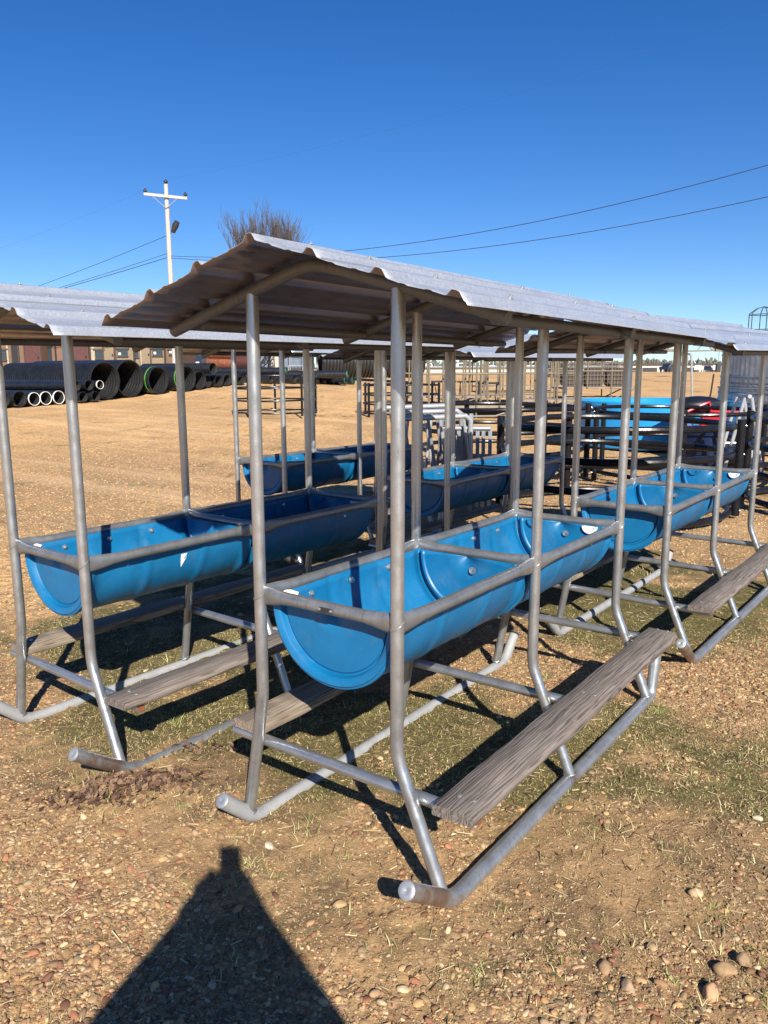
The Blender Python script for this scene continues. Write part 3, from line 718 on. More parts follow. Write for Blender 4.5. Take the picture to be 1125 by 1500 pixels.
def debris(n):
    x, y, D = cand(n, .9, 6.5, .55, .8); s = .004 + .009 * rng.random(n) ** 2; k = fbm(x, y, 1.7, 3, 61) > .47; x, y, s = x[k], y[k], s[k]; m = len(x)
    bv = [(-1, 0, 0), (-.3, -.4, .14), (.5, -.35, .05), (1, .05, .25), (.4, .4, .0), (-.4, .35, .16), (0, 0, .1)]
    bf = [(0, 1, 6), (1, 2, 6), (2, 3, 6), (3, 4, 6), (4, 5, 6), (5, 0, 6)]
    c = np.array([(.10, .065, .045), (.16, .11, .07), (.07, .05, .035), (.24, .17, .10)])[rng.integers(0, 4, m)] * (.7 + .6 * rng.random((m, 1)))
    scatter_mesh('leaf_litter', bv, bf, np.stack([x, y, ground_z(x, y) + .003], -1), rotmats(rng.random(m) * 6.28, rng.normal(0, .4, m), rng.normal(0, .4, m)), np.stack([s * (.8 + rng.random(m)), s * .7, s], -1), c, lm, False)
    # twigs and straw stalks
    n = 5200; x, y, D = cand(n, .9, 6.0, .55, .8); L_ = .015 + .055 * rng.random(n) ** 2; tv = [(-1, -1, 0), (1, -1, 0), (1, 1, 0), (-1, 1, 0), (-.6, 0, 1), (.6, 0, 1)]; tf = [(0, 1, 5, 4), (1, 2, 5, 5), (2, 3, 4, 5), (3, 0, 4, 4)]
    tv = [(-1, -.5, 0), (-1, .5, 0), (-1, 0, 1), (1, -.5, 0), (1, .5, 0), (1, 0, 1)]; tf = [(0, 3, 5, 2), (2, 5, 4, 1), (1, 4, 3, 0)]
    th = .0006 + .0012 * rng.random(n)
    c = np.array([(.12, .08, .05), (.45, .36, .20), (.30, .22, .13), (.55, .46, .28)])[rng.integers(0, 4, n)] * (.7 + .5 * rng.random((n, 1)))
    scatter_mesh('straw_stalks', tv, tf, np.stack([x, y, ground_z(x, y) + .004], -1), rotmats(rng.random(n) * 6.28, rng.normal(0, .15, n), rng.normal(0, .15, n)), np.stack([L_ * .5, th * 2, th * 2], -1), c, lm, False)
debris(9000)
cx, cy = gxy(207, 1142); leaves(620, cx, cy, .115, .045, .75)
cx, cy = gxy(127, 1168); leaves(180, cx, cy, .10, .035, .6)
cx, cy = gxy(300, 1095); leaves(60, cx, cy, .12, .05, .7)
# ------------------------------------------------------------------ black ring feeders
def ring_feeder(px, D, label, rad=1.3, height=1.15, rails=4, rt=.036, pr=.055, npost=5, phase=0, zoff=.12, sags=0, gap=.2):
    g = gp(px, D); t_ = thing('ring_feeder', label, 'hay ring', g, 0, 'black round ring feeders made of pipe')
    for i in range(rails):
        z = zoff + (height - zoff - .07) * i / (rails - 1); n = 56; r_ = random.Random(i + int(px))
        pts = [(rad * math.cos(2 * math.pi * k / n), rad * math.sin(2 * math.pi * k / n), z + .012 * math.sin(4 * math.pi * k / n + r_.random() * 0 + i)) for k in range(n)]
        MB().tube(pts, rt, 10, closed=True, up=(0, 0, 1)).build('rail', MT['blackpoly'], t_)
    for k in range(npost):
        a = phase + 2 * math.pi * k / npost; c_, s_ = math.cos(a), math.sin(a)
        for rr_ in (rad + rt + pr * .75,):
            m_ = MB().tube([(c_ * rr_, s_ * rr_, .0), (c_ * rr_, s_ * rr_, height)], pr, 16)
            o = m_.build('post', MT['blackpoly'], t_)
            for i in range(rails):
                z = zoff + (height - zoff - .07) * i / (rails - 1); d_ = Vector((c_, s_, 0))
                MB().lathe([(0, .012), (.006, .011), (.008, 0)], Vector((c_ * (rr_ + pr - .001), s_ * (rr_ + pr - .001), z)), d_, 10).build('bolt', MT['screw'], o)
    return t_
def face_phase(off): return math.atan2(FH[1], FH[0]) + off   # angle of the direction away from camera
ring_feeder(402, 24.5, 'thin railed black pipe ring alone on the open dirt at left', 1.28, 1.25, 4, .026, .035, 5, face_phase(2.65), .1)
ring_feeder(588, 25.5, 'small black pipe ring in front of the khaki racks', 1.22, 1.05, 4, .028, .04, 6, face_phase(2.2), .1)
ring_feeder(735, 12.8, 'black pipe ring left of the sky blue tank, behind the slatted panels', 1.3, 1.17, 4, .035, .045, 6, face_phase(3.45), .12)
ring_feeder(905, 9.55, 'largest black pipe ring, right behind the trough of the right feeder', 1.32, 1.12, 4, .041, .048, 6, face_phase(-1.92), .06)
ring_feeder(1004, 12.4, 'black pipe ring standing in front of the sky blue tank', 1.38, 1.13, 3, .032, .042, 6, face_phase(1.75), .12)
ring_feeder(1290, 9.6, 'black pipe ring cut off by the right edge of the view', 1.35, 1.15, 4, .037, .048, 6, face_phase(1.95), .06)
# ------------------------------------------------------------------ stock tanks
def stock_tank(px, D, rad, h, mat, label, name='stock_tank', wall=.03, z=0, cat='tank', dish=False):
    g = gp(px, D); g.z += z; t_ = thing(name, label, cat, g)
    prof = [(0, 0), (0, rad * .93), (.03, rad * .95), (h * .35, rad * .965), (h * .38, rad * .985), (h * .9, rad), (h * .92, rad + .04), (h, rad + .045), (h + .01, rad + .02), (h, rad - wall), (h * .9, rad - wall), (.06, rad * .92), (.05, 0)]
    MB().lathe(prof, (0, 0, 0), (0, 0, 1), 72).build('shell', mat, t_, 30)
    return t_
stock_tank(957, 17.6, 1.62, .98, MT['tankblue'], 'large round sky blue plastic stock tank behind the black rings')
stock_tank(1046, 13.9, .62, .62, MT['navy'], 'small dark blue tub between the sky blue tank and the galvanised stack', z=.0)
# galvanised tank stack
def fluted(rad, z0, z1, bands, n=560, depth=.007):
    m_ = MB(); prof = [(z0, 0), (z0, rad)]
    for b0, b1 in bands: prof += [(b0, rad), (b0 + .015, rad + .022), (b1 - .015, rad + .022), (b1, rad)]
    prof += [(z1 - .04, rad), (z1 - .03, rad + .03), (z1, rad + .03), (z1, rad - .015), (z0 + .08, rad - .015), (z0 + .07, 0)]
    m_.lathe(prof, (0, 0, 0), (0, 0, 1), n)
    vs = []
    for x, y, z in m_.v:
        r_ = math.hypot(x, y)
        if r_ > rad - .005 and r_ < rad + .005:
            k = 1 + depth / rad * math.cos(math.atan2(y, x) * 80); x *= k; y *= k
        vs.append((x, y, z))
    m_.v = vs; return m_
g = gp(1172, 16.5); ts = thing('tank_stack', 'stack of upturned galvanised stock tanks at the right edge', 'tank stack', g)
TH = [(0, .33), (.20, .53), (.40, .73), (.62, .95)]
fluted(1.56, .0, .52, [(.1, .16), (.3, .34)]).build('tank', MT['tank'], ts); fluted(1.54, .53, .90, [(.6, .64), (.74, .80)]).build('tank', MT['tank'], ts)
fluted(1.53, .91, 1.30, [(.98, 1.06), (1.16, 1.20)]).build('tank', MT['tank'], ts); fluted(1.50, 1.31, 2.06, [(1.36, 1.40), (1.48, 1.53), (1.93, 1.97)]).build('tank', MT['tank'], ts)
# white A-frame stands near the stack
def a_frame(px, D, label, w_=.7, h=1.2, yaw=0, n=2, gap=1.2, mat='whitepipe'):
    g = gp(px, D); t_ = thing('pipe_stand', label, 'stand', g, yaw, 'pale pipe stands by the tanks')
    for k in range(n):
        for s in (-1, 1):
            MB().tube([(s * w_ / 2, (k - .5) * gap, 0), (s * .05, (k - .5) * gap, h)], .028, 10).build('leg', MT[mat], t_)
        MB().tube([(-w_ * .3, (k - .5) * gap, h * .42), (w_ * .3, (k - .5) * gap, h * .42)], .02, 8).build('brace', MT[mat], t_)
    MB().tube([(0, -gap * .7, h + .02), (0, gap * .7, h + .02)], .03, 10).build('top_pipe', MT[mat], t_)
    return t_
yawf = math.atan2(RH[1], RH[0])
a_frame(1093, 12.4, 'white pipe stand before the galvanised tanks', .62, 1.26, yawf - .1, 2, .35)
a_frame(1003, 21, 'tall white pipe stand behind the red machine', .45, 1.95, yawf + .2, 2, .35)
# red machine
g = gp(1036, 15.0); rm = thing('mower', 'red machine with a black seat and upright levers beyond the rings', 'mower', g, yawf)
rm.scale = (.82, .82, .92)
m = MB()
m.box((0, 0, .62), (.95, .7, .10)); m.box((.1, -.25, .78), (.55, .12, .22), (.2, 0, 0)); m.box((.3, -.1, .9), (.25, .3, .12)); part(m, 'body', MT['red'], rm)
part(MB().tube([(-.6, -.35, .95), (-.15, -.35, 1.13), (-.05, -.35, 1.16), (.0, -.35, .98), (.75, -.35, .95)], .03, 10), 'guard_rail', MT['red'], rm)
bv, bf = ico(3, .06, 2); part(MB().add([(v[0] * .55 + -.12, v[1] * .42 + .1, 1.08 + v[2] * .20) for v in bv], bf), 'seat', MT['tarp'], rm)
for x0, x1 in ((.05, .16), (.42, .55)): part(MB().tube([(x0, .0, .95), (x0 + (x1 - x0) * .6, .0, 1.35), (x1, .02, 1.72)], .02, 8), 'lever', MT['black'], rm)
for x in (-.38, .38):
    for y in (-.36, .36):
        part(MB().lathe([(-.09, 0), (-.09, .2), (-.06, .27), (.06, .27), (.09, .2), (.09, 0)], (x, y, .27), (1, 0, 0), 24), 'wheel', MT['black'], rm)
part(MB().box((0, 0, .45), (1.1, .9, .18)), 'deck', MT['black'], rm)
# ------------------------------------------------------------------ slatted panels stacked behind the middle feeder
g = gp(618, 9.4); pn = thing('slant_panels', 'stack of white pipe slant bar panels behind the shaded feeder', 'panel stack', g, yawf + .25)
for k in range(3):
    y = .32 * k; zt2 = 1.12 + .05 * k
    part(MB().tube([(-.28, y, zt2), (.55, y, zt2 + .02), (.62, y, zt2 - .03), (.62, y, .1)], .034, 12), 'top_rail', MT['whitepipe'], pn)
    part(MB().tube([(-.28, y, .12), (.62, y, .12)], .03, 12), 'bottom_rail', MT['whitepipe'], pn)
    for i in range(6):
        x = -.22 + .15 * i; part(MB().tube([(x, y, zt2 - .02), (x + (.16 if k % 2 == 0 else -.12), y, .13)], .02, 8), 'slant_bar', MT['whitepipe'] if i % 2 else MT['greysteel'], pn)
g = gp(694, 9.6); pn = thing('slat_panel', 'grey upright slatted panel right of the white panels', 'panel', g, yawf - .1)
part(MB().tube([(-.36, 0, .99), (.02, 0, .99), (.21, 0, .99)], .03, 10), 'top_rail', MT['greysteel'], pn)
part(MB().tube([(-.36, 0, .14), (.21, 0, .14)], .03, 10), 'bottom_rail', MT['greysteel'], pn)
for i, x in enumerate((-.34, -.26, -.17, -.10, -.02, .06, .13, .21)):
    part(MB().box((x, 0, .52), (.045, .02, 1.0 if i != 4 else 1.3)), 'slat', MT['greysteel'], pn)
# ------------------------------------------------------------------ black culvert pipes
def culvert(px, py, rpx, D, length, label, corr=.1, rim=None, ax=(-.86, .51), green=False, seg=36, liner=True, smoothpipe=False, grp='black culvert pipes lying on the dirt', zfix=None):
    r = rpx * D / FPX; g = gp(px, D, py); z = g.z + r if zfix is None else zfix; d_ = rf(*ax).normalized()
    ang = math.atan2(d_.y, d_.x)
    t_ = thing('culvert_pipe', label, 'culvert pipe', (g.x, g.y, z), (0, 0, ang), grp)
    n = int(length / corr); prof = [(0, r * .93), (0, r)]
    if smoothpipe: prof += [(.05, r * 1.0), (length, r)]
    else:
        prof.append((.12, r)); ln = .12
        while ln < length - corr:
            prof += [(ln + corr * .10, r * .89), (ln + corr * .40, r * .89), (ln + corr * .5, r), (ln + corr * .95, r)]; ln += corr
    prof += [(length, r * .93)]
    part(MB().lathe(prof, (0, 0, 0), (1, 0, 0), seg), 'wall', MT['culvert'], t_, sm=25)
    q_ = [(length, r * .93)]; k = 60 if r > .4 else 16
    for i in range(k + 1): q_.append((length * (1 - i / k), r * (.92 - (.012 if i % 2 else 0))))
    part(MB().lathe(q_, (0, 0, 0), (1, 0, 0), seg), 'liner', MT['culvert_in'], t_, sm=60)
    if rim: part(MB().lathe([(.04, r * 1.003), (-.01, r * 1.005), (-.012, r * .97), (-.005, r * .93), (.03, r * .935)], (0, 0, 0), (1, 0, 0), seg), 'end_rim', MT[rim], t_)
    if green: part(MB().lathe([(.18, r * 1.002), (.18, r * 1.012), (.24, r * 1.012), (.24, r * 1.002)], (0, 0, 0), (1, 0, 0), seg), 'band', MT['green'], t_)
    return t_
culvert(154, 556, 27, 32, 6.0, 'huge corrugated black culvert, leftmost of the big ones, brownish rim', .16, None)
culvert(190, 553, 26.5, 33.4, 6.0, 'huge ribbed black culvert just right of the leftmost big one', .16, None)
culvert(232, 556, 19.5, 34.7, 5.6, 'large black culvert with a bright green band, left one of two', .15, None, green=True)
culvert(274, 556, 18, 36.1, 5.6, 'large black culvert with a green band half behind a post', .15, None, green=True)
culvert(293, 560, 13, 37.0, 5.5, 'black culvert squeezed right of the green banded ones', .12, None)
culvert(304, 561, 9, 37.8, 5.5, 'small black culvert below the raised grey rimmed one', .1)
culvert(321, 562, 8.5, 38.2, 5.5, 'small black culvert with a pale grey inside', .1)
culvert(333, 561, 8, 39.0, 5.5, 'small black culvert with a grey end ring', .1, 'culvert_in')
culvert(354, 561, 8, 39.6, 5.5, 'small black culvert with a cream lit inside', .1)
g_ = gp(312, 37.6); culvert(312, 543, 8.2, 37.6, 4.6, 'medium black culvert lying on top of the smaller ones, pale rim', .12, 'culvert_in', zfix=g_.z + .90)
# small ones at the left edge
for k, (px, D, rp, rim, lb) in enumerate([(-16, 27.4, 11, None, 'small black culvert at the left border, mostly out of view'), (4, 27.7, 11, None, 'small black culvert at the left border of the view'),
        (29, 28.1, 11.5, None, 'plain black small culvert between the left border and the white rimmed ones'),
        (50, 28.7, 9.5, 'white', 'white rimmed small culvert, left one of three'), (67, 29.1, 9.5, 'white', 'white rimmed small culvert, middle one of three'),
        (86, 29.5, 9.5, 'white', 'white rimmed small culvert with the brightest rim, right of the three'), (104, 29.9, 8, None, 'small culvert hidden behind a post in the left row'),
        (122, 30.2, 7.8, None, 'small smooth culvert near the right end of the left row'), (141, 30.7, 7.5, None, 'small smooth culvert at the right end of the left row')]):
    culvert(px, 580, rp, D, 5.6, lb, .09, rim, ax=(-.86, .51), seg=24, smoothpipe=k > 5)
for px, D, rp, rim, lb, dz in [(-6, 28.2, 7.5, None, 'upper layer smooth black pipe leaving the left border', .0), (112, 30.1, 7.8, None, 'long smooth black pipe lying on the small culverts, grey end', 0), (131, 30.6, 7.5, None, 'black pipe in the upper layer left of the white hexagonal rimmed one', 0), (147, 31.0, 6.2, 'white', 'uppermost small pipe with a white rim before the big culvert', 0)]:
    gg = gp(px, D, 570); culvert(px, 570, rp, D, 5.6, lb, .1, rim, seg=24, smoothpipe=True, zfix=gg.z + .22 + .41)
# right cluster
ax2 = (-.93, .36)
for k, (px, rp) in enumerate([(398, 6.5), (415, 6.5), (432, 6.5), (450, 6.5), (470, 6.3), (480, 6), (489, 6), (498, 5.8), (507, 5.6), (518, 5.4)]):
    culvert(px, 557, rp, 41 + k * .25, 4.5, 'small black culvert end in the far row, ' + ['first', 'second', 'third', 'fourth', 'fifth', 'sixth', 'seventh', 'eighth', 'ninth', 'tenth'][k] + ' from its left end', .1, 'dkgreen' if k > 7 else None, ax=ax2, seg=20, smoothpipe=True)
for px, lb, ln in [(420, 'long smooth black pipe lying on the far row, left half', 4.2), (509, 'long smooth black pipe with a green end lying on the far row', 4.2)]:
    gg = gp(px, 41.6); culvert(px, 549, 5.5, 41.6, ln, lb, .1, 'dkgreen', ax=(-.99, .10), seg=20, smoothpipe=True, zfix=gg.z + .62)
culvert(468, 542, 23.5, 47, 6.3, 'giant corrugated culvert farthest back, seen from its side', .2, None, ax=(.96, .28))
# ------------------------------------------------------------------ sheds behind the culverts
def shed(px0, px1, D, mat, label, hh=2.7, depth=3.5, openings=(), trim='trimc', roofc='roofing', base=None):
    a, b = gp(px0, D, 520), gp(px1, D, 520); w_ = (b - a).length; yaw = math.atan2(b.y - a.y, b.x - a.x)
    t_ = thing('portable_shed', label, 'shed', ((a.x + b.x) / 2, (a.y + b.y) / 2, min(a.z, b.z) - .1), yaw, 'portable sheds behind the culverts')
    part(MB().box((0, depth / 2, hh / 2), (w_ - .1, depth, hh)), 'wall', MT[mat], t_, sm=0)
    m_ = MB(); hr = hh + .9; ov = .18
    for s in (-1, 1):
        m_.box((0, depth / 2 + s * (depth / 4 + ov / 2), hh + .47), (w_ + .3, depth / 2 + ov + .12, .07), (-s * .45, 0, 0))
    part(m_, 'roof', MT[roofc], t_, sm=0)
    part(MB().add([(-w_ / 2 + .05, 0, hh), (-w_ / 2 + .05, depth, hh), (-w_ / 2 + .05, depth / 2, hh + .8), (w_ / 2 - .05, 0, hh), (w_ / 2 - .05, depth, hh), (w_ / 2 - .05, depth / 2, hh + .8)], [(0, 1, 2), (3, 5, 4), (0, 3, 4, 1), (1, 4, 5, 2), (0, 2, 5, 3)]), 'gable', MT[mat], t_, sm=0)
    for kind, x, z, ww, h_, mm in openings:
        x = (x - (px0 + px1) / 2) / (px1 - px0) * w_
        if kind == 'door':
            o = part(MB().box((x, -.03, z + h_ / 2), (ww, .06, h_)), 'door', MT[mm], t_, sm=0)
            part(MB().box((x - ww / 2 - .03, -.045, z + h_ / 2), (.05, .09, h_ + .1)).box((x + ww / 2 + .03, -.045, z + h_ / 2), (.05, .09, h_ + .1)).box((x, -.045, z + h_ + .03), (ww + .11, .092, .06)), 'door_frame', MT['roofing' if mat != 'shed_tan' else 'maroon'], o, sm=0)
            part(MB().box((x + ww * .38, -.08, z + h_ * .45), (.08, .05, .12)), 'handle', MT['black'], o, sm=0)
        elif kind == 'window':
            o = part(MB().box((x, -.03, z + h_ / 2), (ww, .05, h_)), 'window', MT['glass'], t_, sm=0)
            part(MB().box((x, -.05, z + h_ + .035), (ww + .2, .11, .09)).box((x, -.05, z - .02), (ww + .06, .09, .05)), 'frame', MT['roofing'], o, sm=0)
        elif kind == 'trim': part(MB().box((x, -.04, z + h_ / 2), (ww, .08, h_)), 'trim', MT[mm], t_, sm=0)
        elif kind == 'paper': part(MB().box((x, -.065, z + h_ / 2), (ww, .02, h_)), 'notice', MT['white'], t_, sm=0)
    return t_
s1 = shed(-45, 62, 47.5, 'shed_red', 'red-brown shed at the left border with a maroon door', 2.9, 3.5, [('door', 48, .1, .9, 2.1, 'maroon'), ('door', 23, .2, .35, 2.0, 'black'), ('window', 2, .9, .7, .6, ''), ('trim', 12, 0, .1, 2.7, 'trimc')])
s2 = shed(64, 131, 48.5, 'shed_red', 'red-brown shed with a maroon roller door beside the tan sheds', 2.9, 3.5, [('door', 118, .1, .9, 2.1, 'maroon'), ('window', 72, .5, .35, 1.2, ''), ('trim', 82, 0, .08, 2.7, 'black')])
s3 = shed(132, 196, 49, 'shed_tan', 'tan shed with a signboard over its left window', 2.9, 3.5, [('trim', 136, 0, .3, 2.7, 'trimc'), ('window', 146, .9, .5, .5, ''), ('door', 160, .1, .6, 2.25, 'shed_tan'), ('window', 180, 1.05, .62, .42, ''), ('paper', 176, 1.12, .14, .14, ''), ('trim', 152, 0, .06, 2.8, 'roofing'), ('trim', 170, 0, .05, 2.8, 'roofing')])
s4 = shed(197, 241, 49.3, 'shed_tan', 'tan shed with a door and one window next to the brown shed', 2.9, 3.5, [('window', 199.5, .95, .3, .45, ''), ('trim', 206, 0, .12, 2.8, 'trimc'), ('door', 213, .1, .58, 2.3, 'shed_tan'), ('window', 231, 1.05, .62, .42, ''), ('paper', 227.5, 1.15, .14, .14, ''), ('trim', 221, 0, .05, 2.8, 'roofing')])
s5 = shed(242, 268, 49.6, 'shed_brown', 'narrow brown shed at the right end of the shed row', 2.8, 3.5, [('window', 253, 1.1, .4, .3, ''), ('paper', 253, 1.2, .35, .12, '')])
def sign_text(txt, par, x, z, size, mat):
    cu = bpy.data.curves.new('t', 'FONT'); cu.body = txt; cu.size = size; cu.extrude = .004; cu.align_x = 'CENTER'; cu.offset = .012
    o = bpy.data.objects.new('t', cu); COL.objects.link(o); dg = bpy.context.evaluated_depsgraph_get(); me = bpy.data.meshes.new_from_object(o.evaluated_get(dg)); bpy.data.objects.remove(o)
    me.materials.clear(); me.materials.append(MT[mat]); s_ = bpy.data.objects.new('lettering', me); COL.objects.link(s_); s_.parent = par; s_.location = (x, -.095, z); s_.rotation_euler = (R(90), 0, 0)
for sh, cxx in ((s3, (178 - 164) / 64), (s4, (230 - 219) / 44)):
    w_ = 64 / FPX * 49 if sh is s3 else 44 / FPX * 49.3
    x0 = cxx * w_; bd = part(MB().box((x0, -.07, 1.96), (.92, .03, .30)), 'signboard', MT['trimc'], sh, sm=0)
    part(MB().box((x0, -.088, 1.96), (.22, .01, .26)), 'orange_panel', MT['signorange'], bd, sm=0)
    sign_text('DE', bd, x0 - .26, 1.87, .26, 'black'); sign_text('A', bd, x0, 1.87, .24, 'white'); sign_text('LE', bd, x0 + .26, 1.87, .26, 'black')
# ------------------------------------------------------------------ yard things behind
def rack(px, D, label, ln=3.5, wd=1.6, h=2.1, n=6, yaw=0, deckz=.35, mat='khaki', tr=.031, mid=True):
    g = gp(px, D); t_ = thing('hay_rack', label, 'rack', g, yawf + yaw, 'khaki pipe racks across the yard')
    part(MB().box((0, 0, deckz), (ln, wd, .07)), 'deck', MT['deck'], t_, sm=0)
    for s in (-1, 1):
        y = s * wd / 2
        for i in range(n):
            x = -ln / 2 + ln * i / (n - 1); part(MB().tube([(x, y * 1.04, 0 if i in (0, n - 1, n // 2) else deckz), (x, y * 1.04, h)], tr, 8), 'upright', MT[mat], t_)
        part(MB().tube([(-ln / 2, y * 1.04, h), (ln / 2, y * 1.04, h)], tr, 8), 'top_rail', MT[mat], t_)
        if mid: part(MB().tube([(-ln / 2, y * 1.04, h * .62), (ln / 2, y * 1.04, h * .62)], tr * .8, 8), 'side_rail', MT[mat], t_)
        part(MB().tube([(-ln / 2, y * 1.06, .06), (ln / 2, y * 1.06, .06)], tr * 1.1, 8), 'skid', MT[mat], t_)
        part(MB().tube([(ln / 2 - .9, y * 1.07, .06), (ln / 2, y * 1.07, deckz)], tr, 8), 'brace', MT[mat], t_)
    for x in (-ln / 2, ln / 2): part(MB().tube([(x, -wd / 2, h), (x, wd / 2, h)], tr, 8), 'end_rail', MT[mat], t_)
    return t_
rack(690, 25.5, 'khaki pipe rack with a pale deck, nearest of the racks', 3.0, 1.5, 2.2, 5, .12, .35)
rack(640, 31, 'khaki pipe rack half behind the small black ring', 3.4, 1.6, 2.0, 6, -.1)
rack(735, 33, 'khaki pipe rack behind the nearest rack, under the roof edge', 3.6, 1.7, 2.0, 6, .3, .3)
rack(800, 29, 'khaki pipe rack seen between the middle posts', 2.2, 1.5, 2.1, 4, -.15)
rack(872, 36, 'khaki pipe rack standing before the dark mesh bale cage', 3.2, 1.5, 2.0, 4, .0, .5)
rack(760, 42, 'farthest khaki pipe rack by the white vehicles', 4.5, 1.8, 2.0, 7, .2)
# trestles
def trestle(px, D, label, yaw=0):
    g = gp(px, D); t_ = thing('trestle', label, 'trestle', g, yawf + yaw, 'dark trestle stands by the racks')
    part(MB().box((0, 0, .78), (1.1, .12, .08)), 'beam', MT['darksteel'], t_, sm=0)
    for x in (-.42, .42):
        for s in (-1, 1): part(MB().tube([(x, s * .04, .76), (x + s * .12, s * .3, 0)], .025, 6), 'leg', MT['darksteel'], t_)
tr_l = ['dark trestle left of the thick shaded post', 'dark trestle in the middle of the three', 'dark trestle at the right, near the nearest khaki rack']
for k, (px, D) in enumerate(((650, 35), (688, 35.5), (716, 34))): trestle(px, D, tr_l[k], .3 * k - .2)
# dark mesh cage of bales
g = gp(868, 47); cg = thing('mesh_cage', 'dark wire mesh cage filled with bales at the yard edge', 'cage', g, yawf)
for i, (x, z, r_) in enumerate(((-1.3, .62, .6), (0, .62, .62), (1.3, .62, .6))):
    part(MB().lathe([(-.6, 0), (-.6, r_ * .95), (-.5, r_), (.5, r_), (.6, r_ * .95), (.6, 0)], (x, 0, z), (0, 1, 0), 24), 'bale', MT['roofing'], cg)
m = MB()
for i in range(22): m.tube([(-2.1 + i * .2, -.72, .05), (-2.1 + i * .2, -.72, 1.45)], .012, 5)
for i in range(7): m.tube([(-2.1, -.72, .1 + i * .22), (2.1, -.72, .1 + i * .22)], .012, 5)
part(m, 'mesh_side', MT['khaki'], cg); part(MB().tube([(-2.1, -.72, 0), (-2.1, -.72, 1.5), (2.1, -.72, 1.5), (2.1, -.72, 0)], .04, 8), 'frame', MT['khaki'], cg)
# rusty rolls, timber posts, container, tables
def wire_roll(px, D, z, label, ln=1.6, r_=.42, yaw=0, mat='rust'):
    g = gp(px, D); t_ = thing('wire_roll', label, 'wire roll', (g.x, g.y, g.z + z + r_), yawf + yaw, 'rusty wire rolls piled in the yard')
    m_ = MB(); pts = []
    for k in range(260):
        a = k * .42; pts.append((-ln / 2 + ln * k / 259, (r_ - .02 * (k % 5) * .3) * math.cos(a), (r_ - .02 * (k % 5) * .3) * math.sin(a)))
    m_.tube(pts, .028, 5); part(m_, 'coil', MT[mat], t_)
    part(MB().lathe([(-ln / 2, .1), (-ln / 2, r_ * .92), (ln / 2, r_ * .92), (ln / 2, .1)], (0, 0, 0), (1, 0, 0), 20), 'core', MT[mat], t_)
wire_roll(322, 54, .0, 'orange rusty wire roll at the bottom left of the pile', 1.7, .34, .15); wire_roll(324, 54, .62, 'orange rusty wire roll on top of the pile', 1.6, .34, .1)
wire_roll(352, 55, .0, 'dark red wire roll right of the orange ones', 1.5, .45, -.2, 'maroon'); wire_roll(348, 55.5, .8, 'dark red wire roll on top at the right', 1.5, .36, .1, 'maroon')
g = gp(420, 52); ct = thing('storage_box', 'grey-blue ribbed storage box behind the far culverts', 'storage box', g, yawf + .1)
m = MB().box((0, 1, 1.3), (3.4, 2, 2.1))
for i in range(16): m.box((-1.6 + i * .213, -.02, 1.3), (.09, .06, 2.0))
part(m, 'shell', mat_flat('slate_paint', (.10, .13, .18), .6), ct, sm=0); part(MB().box((0, .9, .15), (3.2, 1.8, .14)), 'base', MT['darksteel'], ct, sm=0)
for k, px in enumerate((399, 405)):
    g = gp(px, 50); o = MB().tube([(0, 0, 0), (.03, 0, 1.2), (.02, 0, 2.3)], [.16, .15, .14], 12).build('timber_post', MT['pole'], None); o.location = g
    tag(o, ['left', 'right'][k] + ' one of the two weathered timber posts beside the storage box', 'post', 'timber posts by the storage box')
g = gp(433, 50.5); tb = thing('frame_table', 'white pipe frame in front of the storage box', 'frame', g, yawf)
part(MB().tube([(-.45, 0, .0), (-.45, 0, .48), (.45, 0, .48), (.45, 0, 0)], .03, 8), 'front_frame', MT['whitepipe'], tb); part(MB().tube([(-.4, .5, 0), (-.4, .5, 1.7), (.45, .5, 1.7), (.45, .5, 0)], .03, 8), 'back_frame', MT['whitepipe'], tb)
g = gp(388, 49); jk = thing('scrap_implement', 'dark tangled farm implement left of the timber posts', 'implement', g, yawf)
m = MB(); r_ = random.Random(5)
for i in range(16):
    a = (r_.uniform(-.6, .6), r_.uniform(-.3, .3), r_.uniform(0, .4)); b = (r_.uniform(-.6, .6), r_.uniform(-.3, .3), r_.uniform(.6, 1.5)); m.tube([a, b], .035, 6)
part(m, 'frame', MT['darksteel'], jk)
for x in (-.45, .35): part(MB().lathe([(-.06, .0), (-.06, .28), (.06, .28), (.06, 0)], (x, -.3, .3), (1, .3, 0), 20), 'wheel', MT['black'], jk)
